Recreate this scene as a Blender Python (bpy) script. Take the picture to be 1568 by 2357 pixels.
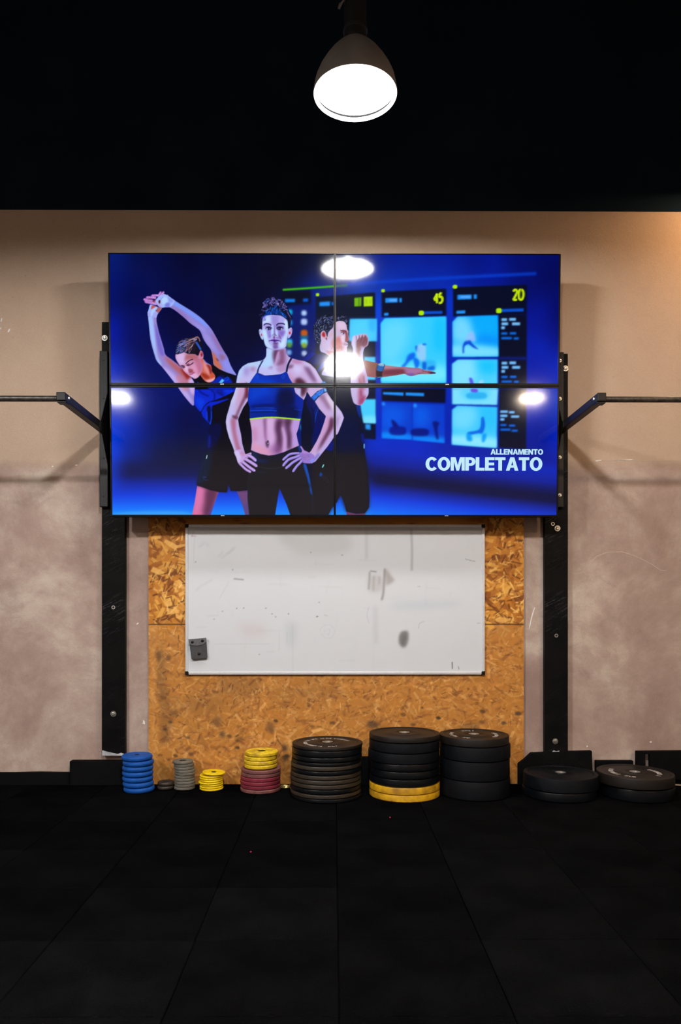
import bpy, bmesh, math, random
import numpy as np
from mathutils import Vector, Matrix

# ---------------------------------------------------------------- clear
for o in list(bpy.data.objects): bpy.data.objects.remove(o, do_unlink=True)
scn = bpy.context.scene
COL = scn.collection

# ---------------------------------------------------------------- camera (level, shifted lens, a hair of yaw to the right)
IMG_W, IMG_H, F_PX, CAM_Z, YAW = 1568, 2357, 1700.0, 1.16, math.radians(0.3)
HOR_PX, CX_PX = 1400.0, 777.0
cam_d = bpy.data.cameras.new('camera'); cam = bpy.data.objects.new('camera', cam_d); COL.objects.link(cam)
cam_d.sensor_fit = 'VERTICAL'; cam_d.sensor_height = 36.0; cam_d.sensor_width = 36.0 * IMG_W / IMG_H
cam_d.lens = F_PX / IMG_H * 36.0
cam_d.shift_y = (HOR_PX - IMG_H / 2) / IMG_H; cam_d.shift_x = (IMG_W / 2 - CX_PX) / IMG_H
cam_d.clip_start = 0.05; cam_d.clip_end = 60
cam.location = (0, 0, CAM_Z); cam.rotation_euler = (math.pi / 2, 0, -YAW)
scn.camera = cam

# ---------------------------------------------------------------- world, exposure
w = bpy.data.worlds.new('world'); scn.world = w; w.use_nodes = True
w.node_tree.nodes['Background'].inputs[0].default_value = (0.02, 0.022, 0.026, 1)
w.node_tree.nodes['Background'].inputs[1].default_value = 0.3
scn.view_settings.view_transform = 'Standard'; scn.view_settings.look = 'None'
scn.view_settings.gamma = 1.0; scn.view_settings.use_curve_mapping = False
scn.view_settings.exposure = 0.0
LAMP_COOL = (1.0, 0.985, 0.975); LAMP_WARM = (1.0, 0.60, 0.30)
# per pendant: watts of its LED modules, radiance of its diffuser
LAMP_POWER = dict(front=(62.0, 50.0), middle=(246.0, 186.0), left=(64.0, 34.0), right=(64.0, 34.0), added_left=(235.0, 240.0), added_right=(112.0, 105.0), warm=(36.0, 22.0))

# ---------------------------------------------------------------- helpers
def P(px, py, Y):
    """point on the plane y = Y that stands at pixel (px, py) of the photograph"""
    u, v = (px - CX_PX) / F_PX, -(py - HOR_PX) / F_PX
    d = Vector((math.sin(YAW) + u * math.cos(YAW), math.cos(YAW) - u * math.sin(YAW), v))
    return Vector((0, 0, CAM_Z)) + d * (Y / d.y)
def GX(px, Y): return P(px, 1400, Y).x
def GZ(py, Y): return P(768, py, Y).z

def link(name, me, m=None, parent=None, loc=None):
    o = bpy.data.objects.new(name, me); COL.objects.link(o)
    if m and me and not me.materials: me.materials.append(m)
    if parent: o.parent = parent
    if loc is not None: o.location = loc
    return o
def obj(name, bm, m, parent=None, loc=None, smooth=False):
    me = bpy.data.meshes.new(name)
    bmesh.ops.recalc_face_normals(bm, faces=bm.faces[:])
    bm.to_mesh(me); bm.free()
    if smooth:
        me.shade_smooth()
        try: me.set_sharp_from_angle(angle=math.radians(38))
        except Exception: pass
    return link(name, me, m, parent, loc)
def tag(o, label, cat, group=None):
    o['label'] = label; o['category'] = cat
    if group: o['group'] = group
    return o
def struct(o): o['kind'] = 'structure'; return o
def thing(name, label, cat, loc=(0, 0, 0), group=None):
    o = bpy.data.objects.new(name, None); COL.objects.link(o); o.location = loc; o.empty_display_size = .05
    return tag(o, label, cat, group)

def B(): return bmesh.new()
def box(bm, x0, x1, y0, y1, z0, z1, bev=0.0, seg=1):
    r = bmesh.ops.create_cube(bm, size=1.0)
    vs = r['verts']
    for v in vs: v.co = Vector(((x0 + x1) / 2 + v.co.x * (x1 - x0), (y0 + y1) / 2 + v.co.y * (y1 - y0), (z0 + z1) / 2 + v.co.z * (z1 - z0)))
    if bev > 0:
        es = list({e for v in vs for e in v.link_edges})
        bmesh.ops.bevel(bm, geom=es, offset=bev, segments=seg, profile=.5, affect='EDGES')
    return bm
def lathe(bm, prof, n=48, cx=0., cy=0., cz=0., close=True):
    """profile of (r, z); closed ring profile when close"""
    rings = []
    for r, z in prof:
        if r < 1e-6: rings.append([bm.verts.new((cx, cy, cz + z))])
        else: rings.append([bm.verts.new((cx + r * math.cos(2 * math.pi * k / n), cy + r * math.sin(2 * math.pi * k / n), cz + z)) for k in range(n)])
    m = len(rings)
    for i in range(m if close else m - 1):
        a, b = rings[i], rings[(i + 1) % m]
        for k in range(n):
            k2 = (k + 1) % n
            if len(a) == 1 and len(b) == 1: continue
            if len(a) == 1: bm.faces.new((a[0], b[k], b[k2]))
            elif len(b) == 1: bm.faces.new((a[k], a[k2], b[0]))
            else: bm.faces.new((a[k], a[k2], b[k2], b[k]))
    return bm
def tube(bm, pts, r, n=10, cap=True):
    pts = [Vector(p) for p in pts]; rings = []
    for i, p in enumerate(pts):
        d = (pts[min(i + 1, len(pts) - 1)] - pts[max(i - 1, 0)]).normalized()
        a = d.cross(Vector((0, 0, 1)));
        if a.length < 1e-3: a = d.cross(Vector((1, 0, 0)))
        a.normalize(); b = d.cross(a)
        rings.append([bm.verts.new(p + (a * math.cos(2 * math.pi * k / n) + b * math.sin(2 * math.pi * k / n)) * r) for k in range(n)])
    for i in range(len(rings) - 1):
        for k in range(n):
            bm.faces.new((rings[i][k], rings[i][(k + 1) % n], rings[i + 1][(k + 1) % n], rings[i + 1][k]))
    if cap:
        bm.faces.new(rings[0]); bm.faces.new(rings[-1])
    return bm
def prism(bm, pts, thick, axis='y'):
    """extrude a polygon given in (x, z) along y, from y=0 to y=thick"""
    a = [bm.verts.new((x, 0, z)) for x, z in pts]; b = [bm.verts.new((x, thick, z)) for x, z in pts]
    n = len(pts); bm.faces.new(a); bm.faces.new(b[::-1])
    for i in range(n): bm.faces.new((a[i], a[(i + 1) % n], b[(i + 1) % n], b[i]))
    return bm

# ---------------------------------------------------------------- materials
def new_mat(name):
    m = bpy.data.materials.new(name); m.use_nodes = True
    return m, m.node_tree, m.node_tree.nodes['Principled BSDF']
def lk(nt, a, b): nt.links.new(a, b)
def node(nt, t, **kw):
    n = nt.nodes.new(t)
    for k, v in kw.items():
        if k in n.inputs.keys() if not hasattr(n, k) else False: n.inputs[k].default_value = v
        else: setattr(n, k, v)
    return n
def coords(nt, scale=(1, 1, 1), rot=(0, 0, 0), loc=(0, 0, 0)):
    tc = nt.nodes.new('ShaderNodeTexCoord'); mp = nt.nodes.new('ShaderNodeMapping')
    mp.inputs['Scale'].default_value = scale; mp.inputs['Rotation'].default_value = rot; mp.inputs['Location'].default_value = loc
    lk(nt, tc.outputs['Object'], mp.inputs['Vector']); return mp.outputs['Vector']
def noise(nt, vec, scale, detail=4., rough=.55, dist=0.):
    n = nt.nodes.new('ShaderNodeTexNoise'); n.inputs['Scale'].default_value = scale; n.inputs['Detail'].default_value = detail
    n.inputs['Roughness'].default_value = rough; n.inputs['Distortion'].default_value = dist
    lk(nt, vec, n.inputs['Vector']); return n.outputs[0]
def ramp(nt, fac, stops, interp='LINEAR'):
    r = nt.nodes.new('ShaderNodeValToRGB'); r.color_ramp.interpolation = interp
    e = r.color_ramp.elements
    while len(e) > 1: e.remove(e[-1])
    for i, (p, c) in enumerate(stops):
        q = e[0] if i == 0 else e.new(p)
        q.position = p; q.color = (c, c, c, 1) if isinstance(c, (int, float)) else (*c, 1)
    lk(nt, fac, r.inputs['Fac']); return r.outputs['Color']
def mix(nt, fac, a, b, mode='MIX'):
    m = nt.nodes.new('ShaderNodeMix'); m.data_type = 'RGBA'; m.blend_type = mode
    for s, v in ((m.inputs[0], fac), (m.inputs[6], a), (m.inputs[7], b)):
        if isinstance(v, (int, float)): s.default_value = v
        elif isinstance(v, tuple): s.default_value = (*v, 1)
        else: lk(nt, v, s)
    return m.outputs[2]
def math_(nt, op, a, b=0., c=None):
    m = nt.nodes.new('ShaderNodeMath'); m.operation = op
    for i, v in enumerate((a, b) if c is None else (a, b, c)):
        if isinstance(v, (int, float)): m.inputs[i].default_value = v
        else: lk(nt, v, m.inputs[i])
    return m.outputs[0]
def bump(nt, bs, h, strength=.2, dist=.01):
    b = nt.nodes.new('ShaderNodeBump'); b.inputs['Strength'].default_value = strength; b.inputs['Distance'].default_value = dist
    lk(nt, h, b.inputs['Height']); lk(nt, b.outputs[0], bs.inputs['Normal'])
def simple(name, col, rough=.5, metal=0., var=0., vscale=30., bmp=0., bscale=200., dark=None, spec=.5):
    m, nt, bs = new_mat(name)
    bs.inputs['Roughness'].default_value = rough; bs.inputs['Metallic'].default_value = metal; bs.inputs['Specular IOR Level'].default_value = spec
    v = coords(nt)
    n = noise(nt, v, vscale, 5)
    d = dark if dark else tuple(c * (1 - var) for c in col)
    lk(nt, ramp(nt, n, [(.35, d), (.65, col)]), bs.inputs['Base Color'])
    if bmp > 0: bump(nt, bs, noise(nt, v, bscale, 3), bmp, .002)
    return m
# ---------------------------------------------------------------- the room
WALL_Y, OSB_Y, CEIL_Z = 4.88, 4.862, 5.6
RX0, RX1, RY0 = -4.0, 4.0, -3.4
PAINT_Z = P(784, 485, WALL_Y).z

def plaster_mat():
    m, nt, bs = new_mat('rose_beige_plaster')
    v = coords(nt)
    n1 = noise(nt, v, 1.7, 10, .68, .25); n2 = noise(nt, v, 6.0, 6, .6); n3 = noise(nt, v, 90, 3)
    sx = nt.nodes.new('ShaderNodeSeparateXYZ'); lk(nt, v, sx.inputs[0])
    zz = math_(nt, 'ADD', sx.outputs[2], math_(nt, 'MULTIPLY', math_(nt, 'SUBTRACT', n2, .5), .10))
    low = ramp(nt, math_(nt, 'MULTIPLY', zz, .25), [(.515, 1.), (.535, 0.)])       # older coat below about 2.1 m
    up = ramp(nt, n1, [(.3, (.455, .33, .245)), (.7, (.50, .375, .28))])
    lo = ramp(nt, n1, [(.34, (.30, .205, .175)), (.46, (.37, .265, .225)), (.54, (.43, .325, .275)), (.66, (.54, .455, .385))])
    c = mix(nt, low, up, lo)
    st = ramp(nt, noise(nt, coords(nt, (1, 1, 1.7), loc=(3.1, 0, 1.7)), 2.6, 8, .68, .8), [(.56, 0.), (.72, 1.)])
    c = mix(nt, math_(nt, 'MULTIPLY', st, math_(nt, 'MULTIPLY', low, .38)), c, (.23, .165, .145))
    sp = ramp(nt, noise(nt, v, 38, 2), [(.74, 0.), (.78, 1.)])
    c = mix(nt, math_(nt, 'MULTIPLY', sp, .25), c, (.2, .14, .12))
    c = mix(nt, 1., c, ramp(nt, noise(nt, v, 240, 2, .7), [(.3, .90), (.7, 1.08)]), 'MULTIPLY')
    lk(nt, c, bs.inputs['Base Color']); bs.inputs['Roughness'].default_value = .8; bs.inputs['Specular IOR Level'].default_value = .25
    h = math_(nt, 'ADD', math_(nt, 'MULTIPLY', n3, .25), math_(nt, 'MULTIPLY', n2, .8))
    bump(nt, bs, h, .22, .012)
    return m
PLASTER = plaster_mat()
BLACK_PAINT = simple('matt_black_wall_paint', (.0085, .016, .026), .85, var=.25, vscale=3, spec=.0)
DARK_WALL = simple('taupe_wall_paint', (.40, .33, .27), .8, var=.2, vscale=2)
wb = struct(obj('wall_back', box(B(), RX0, RX1, WALL_Y, WALL_Y + .2, 0, PAINT_Z), PLASTER))
struct(obj('wall_back_upper', box(B(), RX0, RX1, WALL_Y - .004, WALL_Y + .2, PAINT_Z, CEIL_Z), BLACK_PAINT))
struct(obj('wall_left', box(B(), RX0 - .2, RX0, RY0, WALL_Y + .2, 0, CEIL_Z), DARK_WALL))
struct(obj('wall_right', box(B(), RX1, RX1 + .2, RY0, WALL_Y + .2, 0, CEIL_Z), DARK_WALL))
struct(obj('wall_front', box(B(), RX0 - .2, RX1 + .2, RY0 - .2, RY0, 0, CEIL_Z), DARK_WALL))
struct(obj('ceiling', box(B(), RX0 - .2, RX1 + .2, RY0 - .2, WALL_Y + .2, CEIL_Z, CEIL_Z + .2), BLACK_PAINT))

# paint chips and a long scratch in the plaster
CHIP = simple('bare_white_plaster', (.75, .72, .68), .85, bmp=.2)
RIDGE = simple('pale_plaster_ridge', (.49, .385, .32), .85, bmp=.2)
def chip(pts, name='paint_chip', m=CHIP):
    q = [P(x, y, WALL_Y - .0012) for x, y in pts]
    bm = B(); prism(bm, [(p.x, p.z) for p in q], .0012); o = obj(name, bm, m, wb); o.location = (0, WALL_Y - .0012, 0)
chip([(1218, 1449), (1219, 1440), (1222, 1425), (1226, 1410), (1231, 1397), (1232, 1398), (1228, 1412), (1224, 1426), (1221, 1441)], 'scratch')
for q in ([(328, 1666), (330, 1657), (333, 1660), (334, 1667)], [(17, 765), (19, 759), (23, 756), (22, 763)], [(0, 757), (2, 752), (3, 756), (1, 759)], [(1, 740), (3, 732), (5, 733), (3, 741)],
          [(119, 1073), (122, 1072), (123, 1074), (120, 1075)], [(173, 1070), (178, 1069), (178, 1071), (174, 1072)], [(1371, 1060), (1384, 1058), (1385, 1060), (1373, 1062)], [(1420, 1059), (1455, 1057), (1458, 1058), (1424, 1061)],
          [(1496, 1707), (1500, 1706), (1501, 1709), (1497, 1710)], [(1350, 1717), (1353, 1716), (1354, 1719), (1351, 1720)], [(314, 1436), (318, 1433), (319, 1435), (315, 1438)]): chip(q)

def ridge(pts, w=1.3):
    p = [Vector(q) for q in pts]; up, dn = [], []
    for i, q in enumerate(p):
        d = (p[min(i + 1, len(p) - 1)] - p[max(i - 1, 0)]).normalized(); n = Vector((-d.y, d.x)) * w * .5 * (.4 if i in (0, len(p) - 1) else 1)
        up.append(tuple(q + n)); dn.append(tuple(q - n))
    chip(up + dn[::-1], 'plaster_ridge', RIDGE)
ridge([(1352, 1312), (1360, 1294), (1375, 1280), (1398, 1271), (1432, 1270), (1455, 1277), (1478, 1287), (1502, 1300), (1522, 1313), (1536, 1314)])
ridge([(1312, 1318), (1325, 1321), (1340, 1317), (1352, 1318)], 1.0)
ridge([(1390, 1550), (1408, 1546), (1425, 1540), (1440, 1525)], 1.0)
ridge([(1380, 1060.5), (1420, 1059), (1470, 1060), (1568, 1059)], 1.1)
# rubber floor tiles, each a piece of the floor
def rubber_floor_mat():
    m, nt, bs = new_mat('black_rubber_granulate')
    v = coords(nt)
    oi = nt.nodes.new('ShaderNodeObjectInfo')
    g = noise(nt, v, 160, 2, .6); n2 = noise(nt, v, 4, 6, .6)
    base = ramp(nt, g, [(.3, (.0012, .0012, .0013)), (.62, (.0028, .0028, .0030)), (.8, (.007, .007, .0074))])
    dust = ramp(nt, n2, [(.42, .8), (.7, 1.45)])
    tint = math_(nt, 'MULTIPLY_ADD', oi.outputs['Random'], .5, .72)
    c = mix(nt, 1., base, dust, 'MULTIPLY')
    cc = nt.nodes.new('ShaderNodeVectorMath'); cc.operation = 'SCALE'; lk(nt, c, cc.inputs[0]); lk(nt, tint, cc.inputs['Scale'])
    # lint and crumbs lying in the grain
    sp = nt.nodes.new('ShaderNodeTexVoronoi'); sp.inputs['Scale'].default_value = 9.; lk(nt, v, sp.inputs['Vector'])
    spot = ramp(nt, sp.outputs['Distance'], [(.012, 1.), (.02, 0.)])
    pick = ramp(nt, noise(nt, v, 7.3, 1), [(.55, 0.), (.57, 1.)])
    c2 = mix(nt, math_(nt, 'MULTIPLY', math_(nt, 'MULTIPLY', spot, pick), .8), cc.outputs[0], (.35, .33, .32))
    lk(nt, c2, bs.inputs['Base Color']); bs.inputs['Roughness'].default_value = .92; bs.inputs['Specular IOR Level'].default_value = .0
    bump(nt, bs, g, .5, .003)
    return m
RUBBER_FLOOR = rubber_floor_mat()
SEAM = simple('dark_floor_seam', (.001, .001, .001), .95, spec=.0)
fl = struct(obj('floor', box(B(), RX0 - .2, RX1 + .2, RY0 - .2, WALL_Y + .2, -.12, -.03), SEAM))
TX, TYD, TX0, TY0 = .5, .4855, .016, 4.0415
bm = B(); box(bm, -.2490, .2490, -.2418, .2418, -.03, 0, .003, 1)
tile_me = bpy.data.meshes.new('floor_tile'); bmesh.ops.recalc_face_normals(bm, faces=bm.faces[:]); bm.to_mesh(tile_me); bm.free(); tile_me.materials.append(RUBBER_FLOOR)
rr = random.Random(3)
edge_me = {}
def tile_mesh(wx, wy):
    k = (round(wx, 4), round(wy, 4))
    if k not in edge_me:
        b = B(); box(b, -wx / 2, wx / 2, -wy / 2, wy / 2, -.03, 0, .004, 1); bmesh.ops.recalc_face_normals(b, faces=b.faces[:])
        me = bpy.data.meshes.new('floor_tile'); b.to_mesh(me); b.free(); me.materials.append(RUBBER_FLOOR); edge_me[k] = me
    return edge_me[k]
for i in range(-9, 9):
    for j in range(-15, 3):
        x0, x1 = TX0 + i * TX, TX0 + (i + 1) * TX; y0, y1 = TY0 + (j - 0) * TYD, TY0 + (j + 1) * TYD
        x0, x1, y0, y1 = max(x0, RX0), min(x1, RX1), max(y0, RY0), min(y1, WALL_Y)
        if x1 - x0 < .03 or y1 - y0 < .03: continue
        full = x1 - x0 > TX - .001 and y1 - y0 > TYD - .001
        if y1 < -.5 and not full and j < -12: pass
        t = link('floor_tile', tile_me if full else tile_mesh(x1 - x0 - .004, y1 - y0 - .004), None, fl, ((x0 + x1) / 2 + rr.uniform(-.0008, .0008), (y0 + y1) / 2 + rr.uniform(-.0008, .0008), rr.uniform(-.0012, .0002)))
        t.rotation_euler = (rr.uniform(-.0012, .0012), rr.uniform(-.0012, .0012), rr.uniform(-.002, .002))

# black rubber skirting
RUBBER = simple('black_moulded_rubber', (.0045, .0045, .005), .75, var=.3, vscale=25, bmp=.3, bscale=220, spec=.04)
xa = GX(158, 4.82)
def skirting(name, x0, x1, h, seed):
    r = random.Random(seed); bm = B(); n = 24
    top = [(x0 + (x1 - x0) * k / n, h + r.uniform(-.002, .002)) for k in range(n + 1)]
    prism(bm, [(x0, .001)] + top + [(x1, .001)], .03); o = obj(name, bm, RUBBER); o.location.y = WALL_Y - .0305; return struct(o)
skirting('baseboard_left', RX0 + .01, xa - .006, .083, 1)
skirting('baseboard_right', GX(1470, 4.84), RX1 - .01, .074, 2)
# ---------------------------------------------------------------- flat picture painter (screen content, board smudges)
class Canvas:
    """2-D float picture in its own pixel frame; used for colour attributes on flat surfaces."""
    def __init__(s, x0, y0, x1, y1, S):
        s.x0, s.y0, s.S = x0, y0, S
        s.W, s.H = int((x1 - x0) * S), int((y1 - y0) * S)
        s.a = np.zeros((s.H, s.W, 3), np.float32)
    def spline(s, pts, n=6, closed=True):
        p = np.array(pts, float); m = len(p); out = []
        rng = range(m) if closed else range(m - 1)
        for i in rng:
            if closed:
                a, b, c, d = p[(i - 1) % m], p[i], p[(i + 1) % m], p[(i + 2) % m]
            else:
                a, b, c, d = p[max(i - 1, 0)], p[i], p[i + 1], p[min(i + 2, m - 1)]
            for k in range(n):
                t = k / n
                out.append(.5 * ((2 * b) + (c - a) * t + (2 * a - 5 * b + 4 * c - d) * t * t + (3 * b - a - 3 * c + d) * t ** 3))
        if not closed: out.append(p[-1])
        return np.array(out)
    def mask(s, pts, smooth=True, blur=0.):
        p = np.array(pts, float)
        if smooth and len(p) > 2: p = s.spline(p)
        p = (p - [s.x0, s.y0]) * s.S
        pad = int(blur * s.S * 3) + 2
        bx0 = max(int(p[:, 0].min()) - pad, 0); bx1 = min(int(p[:, 0].max()) + pad + 1, s.W)
        by0 = max(int(p[:, 1].min()) - pad, 0); by1 = min(int(p[:, 1].max()) + pad + 1, s.H)
        if bx1 <= bx0 or by1 <= by0: return None
        w, h = bx1 - bx0, by1 - by0
        SS = 2
        cov = np.zeros((h * SS, w + 1), np.float32)
        q = np.roll(p, -1, 0)
        ya, yb, xa, xb = p[:, 1], q[:, 1], p[:, 0], q[:, 0]
        for r in range(h * SS):
            y = by0 + (r + .5) / SS
            k = ((ya <= y) & (yb > y)) | ((yb <= y) & (ya > y))
            if not k.any(): continue
            xs = np.sort(xa[k] + (y - ya[k]) / (yb[k] - ya[k]) * (xb[k] - xa[k])) - bx0
            for i in range(0, len(xs) - 1, 2):
                l, rr = max(xs[i], 0.), min(xs[i + 1], float(w))
                if rr <= l: continue
                il, ir = int(l), int(rr)
                if il == ir: cov[r, il] += rr - l
                else:
                    cov[r, il] += il + 1 - l
                    cov[r, il + 1:ir] += 1
                    cov[r, ir] += rr - ir
        m = cov[:, :w].reshape(h, SS, w).mean(1)
        if blur > 0: m = s.gauss(m, blur * s.S)
        return (slice(by0, by1), slice(bx0, bx1)), np.clip(m, 0, 1)
    @staticmethod
    def gauss(m, sg):
        R = max(1, int(sg * 2.6)); k = np.exp(-.5 * (np.arange(-R, R + 1) / max(sg, .01)) ** 2); k /= k.sum()
        for ax in (0, 1):
            pw = [(0, 0), (0, 0)]; pw[ax] = (R, R)
            e = np.pad(m, pw, mode='edge'); o = np.zeros_like(m); n = m.shape[ax]
            for i, c in enumerate(k):
                o += c * (e[i:i + n] if ax == 0 else e[:, i:i + n])
            m = o
        return m.astype(np.float32)
    def fill(s, pts, col, a=1., blur=0., clip=None, smooth=True):
        r = s.mask(pts, smooth, blur)
        if r is None: return
        sl, m = r
        m = m * a
        if clip is not None: m = m * clip[sl]
        c = np.array(col, np.float32) / 255.
        s.a[sl] += (c - s.a[sl]) * m[..., None]
    def vfill(s, pts, stops, blur=0., shear=0., xref=0., a=1.):
        sl, m = s.mask(pts, False, blur)
        ys = s.y0 + (np.arange(s.H)[sl[0]][:, None] + .5) / s.S - shear * (s.x0 + np.arange(s.W)[sl[1]][None, :] / s.S - xref)
        yy = [q[0] for q in stops]
        col = np.stack([np.interp(ys, yy, [q[1][k] / 255. for q in stops]) for k in range(3)], -1).astype(np.float32)
        s.a[sl] += (col - s.a[sl]) * (m * a)[..., None]
    def full(s, pts, smooth=True, blur=0.):
        f = np.zeros((s.H, s.W), np.float32)
        r = s.mask(pts, smooth, blur)
        if r is not None: f[r[0]] = r[1]
        return f
    def line(s, pts, w, col, a=1., blur=0., clip=None, smooth=True, taper=False):
        p = np.array(pts, float)
        if smooth and len(p) > 2: p = s.spline(p, 5, False)
        d = np.gradient(p, axis=0); n = np.stack([-d[:, 1], d[:, 0]], 1)
        n /= np.maximum(np.linalg.norm(n, axis=1, keepdims=True), 1e-6)
        t = np.linspace(0, 1, len(p))[:, None]
        ww = w * .5 * (np.sin(np.clip(t * .92 + .04, 0, 1) * math.pi) ** .6 if taper else 1.)
        s.fill(np.concatenate([p + n * ww, (p - n * ww)[::-1]]), col, a, blur, clip, False)
    def field(s, anchors, power=3., step=6):
        an = np.array([(x, y) for x, y, c in anchors], float); cc = np.array([c for x, y, c in anchors], float) / 255.
        gh, gw = s.H // step + 2, s.W // step + 2
        gx = s.x0 + np.arange(gw) * step / s.S; gy = s.y0 + np.arange(gh) * step / s.S
        X, Y = np.meshgrid(gx, gy)
        num = np.zeros((gh, gw, 3)); den = np.zeros((gh, gw))
        for (x, y), c in zip(an, cc):
            w = 1. / (((X - x) ** 2 + (Y - y) ** 2) + 60.) ** (power / 2)
            num += w[..., None] * c; den += w
        g = num / den[..., None]
        g = np.stack([Canvas.gauss(g[..., i].astype(np.float32), 4.0) for i in range(3)], -1)
        yy = np.arange(s.H) / step; xx = np.arange(s.W) / step
        yi, xi = yy.astype(int), xx.astype(int); fy = (yy - yi)[:, None, None]; fx = (xx - xi)[None, :, None]
        s.a[:] = (g[yi][:, xi] * (1 - fy) + g[yi + 1][:, xi] * fy) * (1 - fx) + (g[yi][:, xi + 1] * (1 - fy) + g[yi + 1][:, xi + 1] * fy) * fx
    def sample(s, x, y):
        u = np.clip((np.asarray(x) - s.x0) * s.S - .5, 0, s.W - 1.001); v = np.clip((np.asarray(y) - s.y0) * s.S - .5, 0, s.H - 1.001)
        i, j = v.astype(int), u.astype(int); f, g = (v - i)[..., None], (u - j)[..., None]
        a = s.a
        return (a[i, j] * (1 - g) + a[i, j + 1] * g) * (1 - f) + (a[i + 1, j] * (1 - g) + a[i + 1, j + 1] * g) * f

def fr(x0, y0, k):
    return lambda *v: [(x0 + v[i] * k, y0 + v[i + 1] * k) for i in range(0, len(v), 2)]

def paint_video():
    rnd = random.Random(5)
    c = Canvas(244, 574, 1300, 1196, 1.5)
    A = fr(320, 660, .07653); B = fr(390, 760, .10204); C_ = fr(585, 675, .06378); D = fr(530, 790, .16582)
    E = fr(510, 960, .18495); F = fr(690, 710, .10842); G = fr(430, 880, .13148); H = fr(700, 880, .13148)
    I = fr(530, 1025, .13393); J = fr(780, 740, .15306); K = fr(860, 640, .12117); L = fr(1030, 640, .12755)
    M = fr(630, 640, .15944); O = fr(860, 880, .23597); Q = fr(390, 660, .1148)
    # ---- blue stage background
    c.field([(256, 590, (4, 26, 110)), (330, 590, (3, 10, 66)), (430, 600, (1, 3, 44)), (560, 600, (0, 3, 36)), (680, 600, (3, 4, 30)), (760, 600, (6, 10, 40)), (256, 660, (0, 16, 110)), (300, 680, (0, 6, 72)), (400, 720, (0, 1, 50)), (560, 700, (0, 3, 40)), (640, 640, (3, 4, 30)), (256, 760, (0, 26, 170)), (300, 760, (0, 8, 90)), (330, 800, (0, 6, 78)), (256, 850, (0, 42, 205)), (300, 860, (0, 18, 125)), (350, 870, (0, 8, 84)), (420, 760, (0, 1, 52)), (520, 800, (0, 2, 44)), (256, 900, (0, 70, 200)), (300, 905, (0, 36, 160)), (380, 905, (0, 14, 100)), (256, 980, (0, 62, 225)), (300, 970, (0, 36, 170)), (350, 960, (0, 16, 100)), (430, 960, (0, 6, 66)), (256, 1040, (0, 58, 215)), (300, 1040, (0, 30, 130)), (370, 1040, (0, 14, 66)), (440, 1040, (0, 8, 48)), (820, 600, (0, 26, 110)), (900, 600, (0, 26, 140)), (1000, 600, (0, 22, 140)), (1100, 600, (0, 16, 125)), (1200, 600, (0, 10, 105)), (1280, 600, (0, 8, 92)), (830, 650, (0, 60, 175)), (900, 640, (0, 44, 175)), (1000, 640, (0, 38, 170)), (1130, 620, (0, 22, 150)), (1270, 640, (0, 4, 84)), (1230, 660, (0, 8, 100)), (865, 720, (0, 66, 220)), (1035, 700, (0, 46, 200)), (1035, 760, (0, 38, 180)), (1250, 720, (0, 18, 150)), (1285, 720, (0, 2, 84)), (1285, 780, (0, 10, 120)), (1250, 800, (0, 30, 180)), (1285, 850, (0, 36, 190)), (1250, 870, (0, 24, 165)), (868, 860, (0, 44, 190)), (1035, 860, (0, 40, 190)), (868, 960, (0, 40, 195)), (1250, 920, (0, 36, 180)), (1285, 920, (0, 60, 190)), (1250, 1000, (0, 22, 140)), (1285, 1010, (0, 34, 190)), (1230, 1060, (0, 20, 140)), (868, 1030, (0, 46, 205)), (940, 1030, (0, 40, 200)), (1030, 1060, (0, 30, 172)), (900, 1060, (0, 40, 190)), (700, 700, (0, 18, 110)), (740, 680, (0, 36, 140)), (660, 800, (0, 8, 80)), (700, 900, (0, 24, 120)), (730, 760, (0, 20, 110)), (800, 1060, (0, 10, 60)), (620, 620, (2, 3, 30)), (590, 760, (0, 2, 34)), (590, 700, (0, 2, 32)), (256, 1100, (0, 40, 180)), (400, 1100, (0, 12, 62)), (560, 1100, (0, 12, 62)), (870, 1100, (0, 40, 190)), (1060, 1100, (0, 30, 165)), (1285, 1100, (0, 26, 150))], 3.0)
    c.vfill([(236, 1062), (866, 1062), (866, 1206), (236, 1206)], [(1062, (0, 12, 62)), (1092, (0, 15, 84)), (1112, (0, 34, 160)), (1140, (0, 60, 222)), (1165, (0, 104, 250)), (1190, (14, 150, 255))], 13)
    c.fill([(236, 1020), (262, 1020), (274, 1080), (262, 1130), (236, 1130)], (0, 62, 225), .75, 13)
    c.vfill([(850, 1030), (1310, 1076), (1310, 1206), (850, 1206)], [(1030, (0, 38, 190)), (1062, (0, 28, 150)), (1080, (0, 15, 92)), (1094, (0, 8, 58)), (1106, (0, 10, 66)), (1122, (0, 30, 150)), (1142, (0, 56, 218)), (1162, (0, 86, 240)), (1190, (0, 128, 255))], 10, .112, 850)
    # light streak under the ceiling and floor sheen
    c.line([(800, 655), (900, 648), (1040, 640), (1236, 631)], 7, (0, 66, 215), .75, 2.2)
    c.fill([(258, 1182), (330, 1176), (420, 1177), (440, 1190), (258, 1190)], (120, 190, 255), .4, 3)
    # ---- scoreboard columns of the displayed room
    dk = (1, 6, 34)
    def panel(p, col=dk, blur=1.6, a=1.): c.fill(p, col, a, blur, smooth=False)
    panel([(648, 672), (716, 668), (716, 700), (648, 704)], (1, 4, 30), 3)
    panel([(648, 704), (716, 702), (716, 1010), (648, 1000)], (0, 22, 105), 5, .8)
    panel([(727, 684), (864, 673), (864, 730), (727, 733)], (2, 14, 40))
    panel([(727, 733), (864, 730), (864, 1010), (727, 1000)], (2, 12, 44))
    panel(K(155, 262, 1385, 205, 1385, 715, 155, 740), dk)
    panel([(878, 893), (1026, 893), (1025, 926), (878, 921)], dk)
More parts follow.
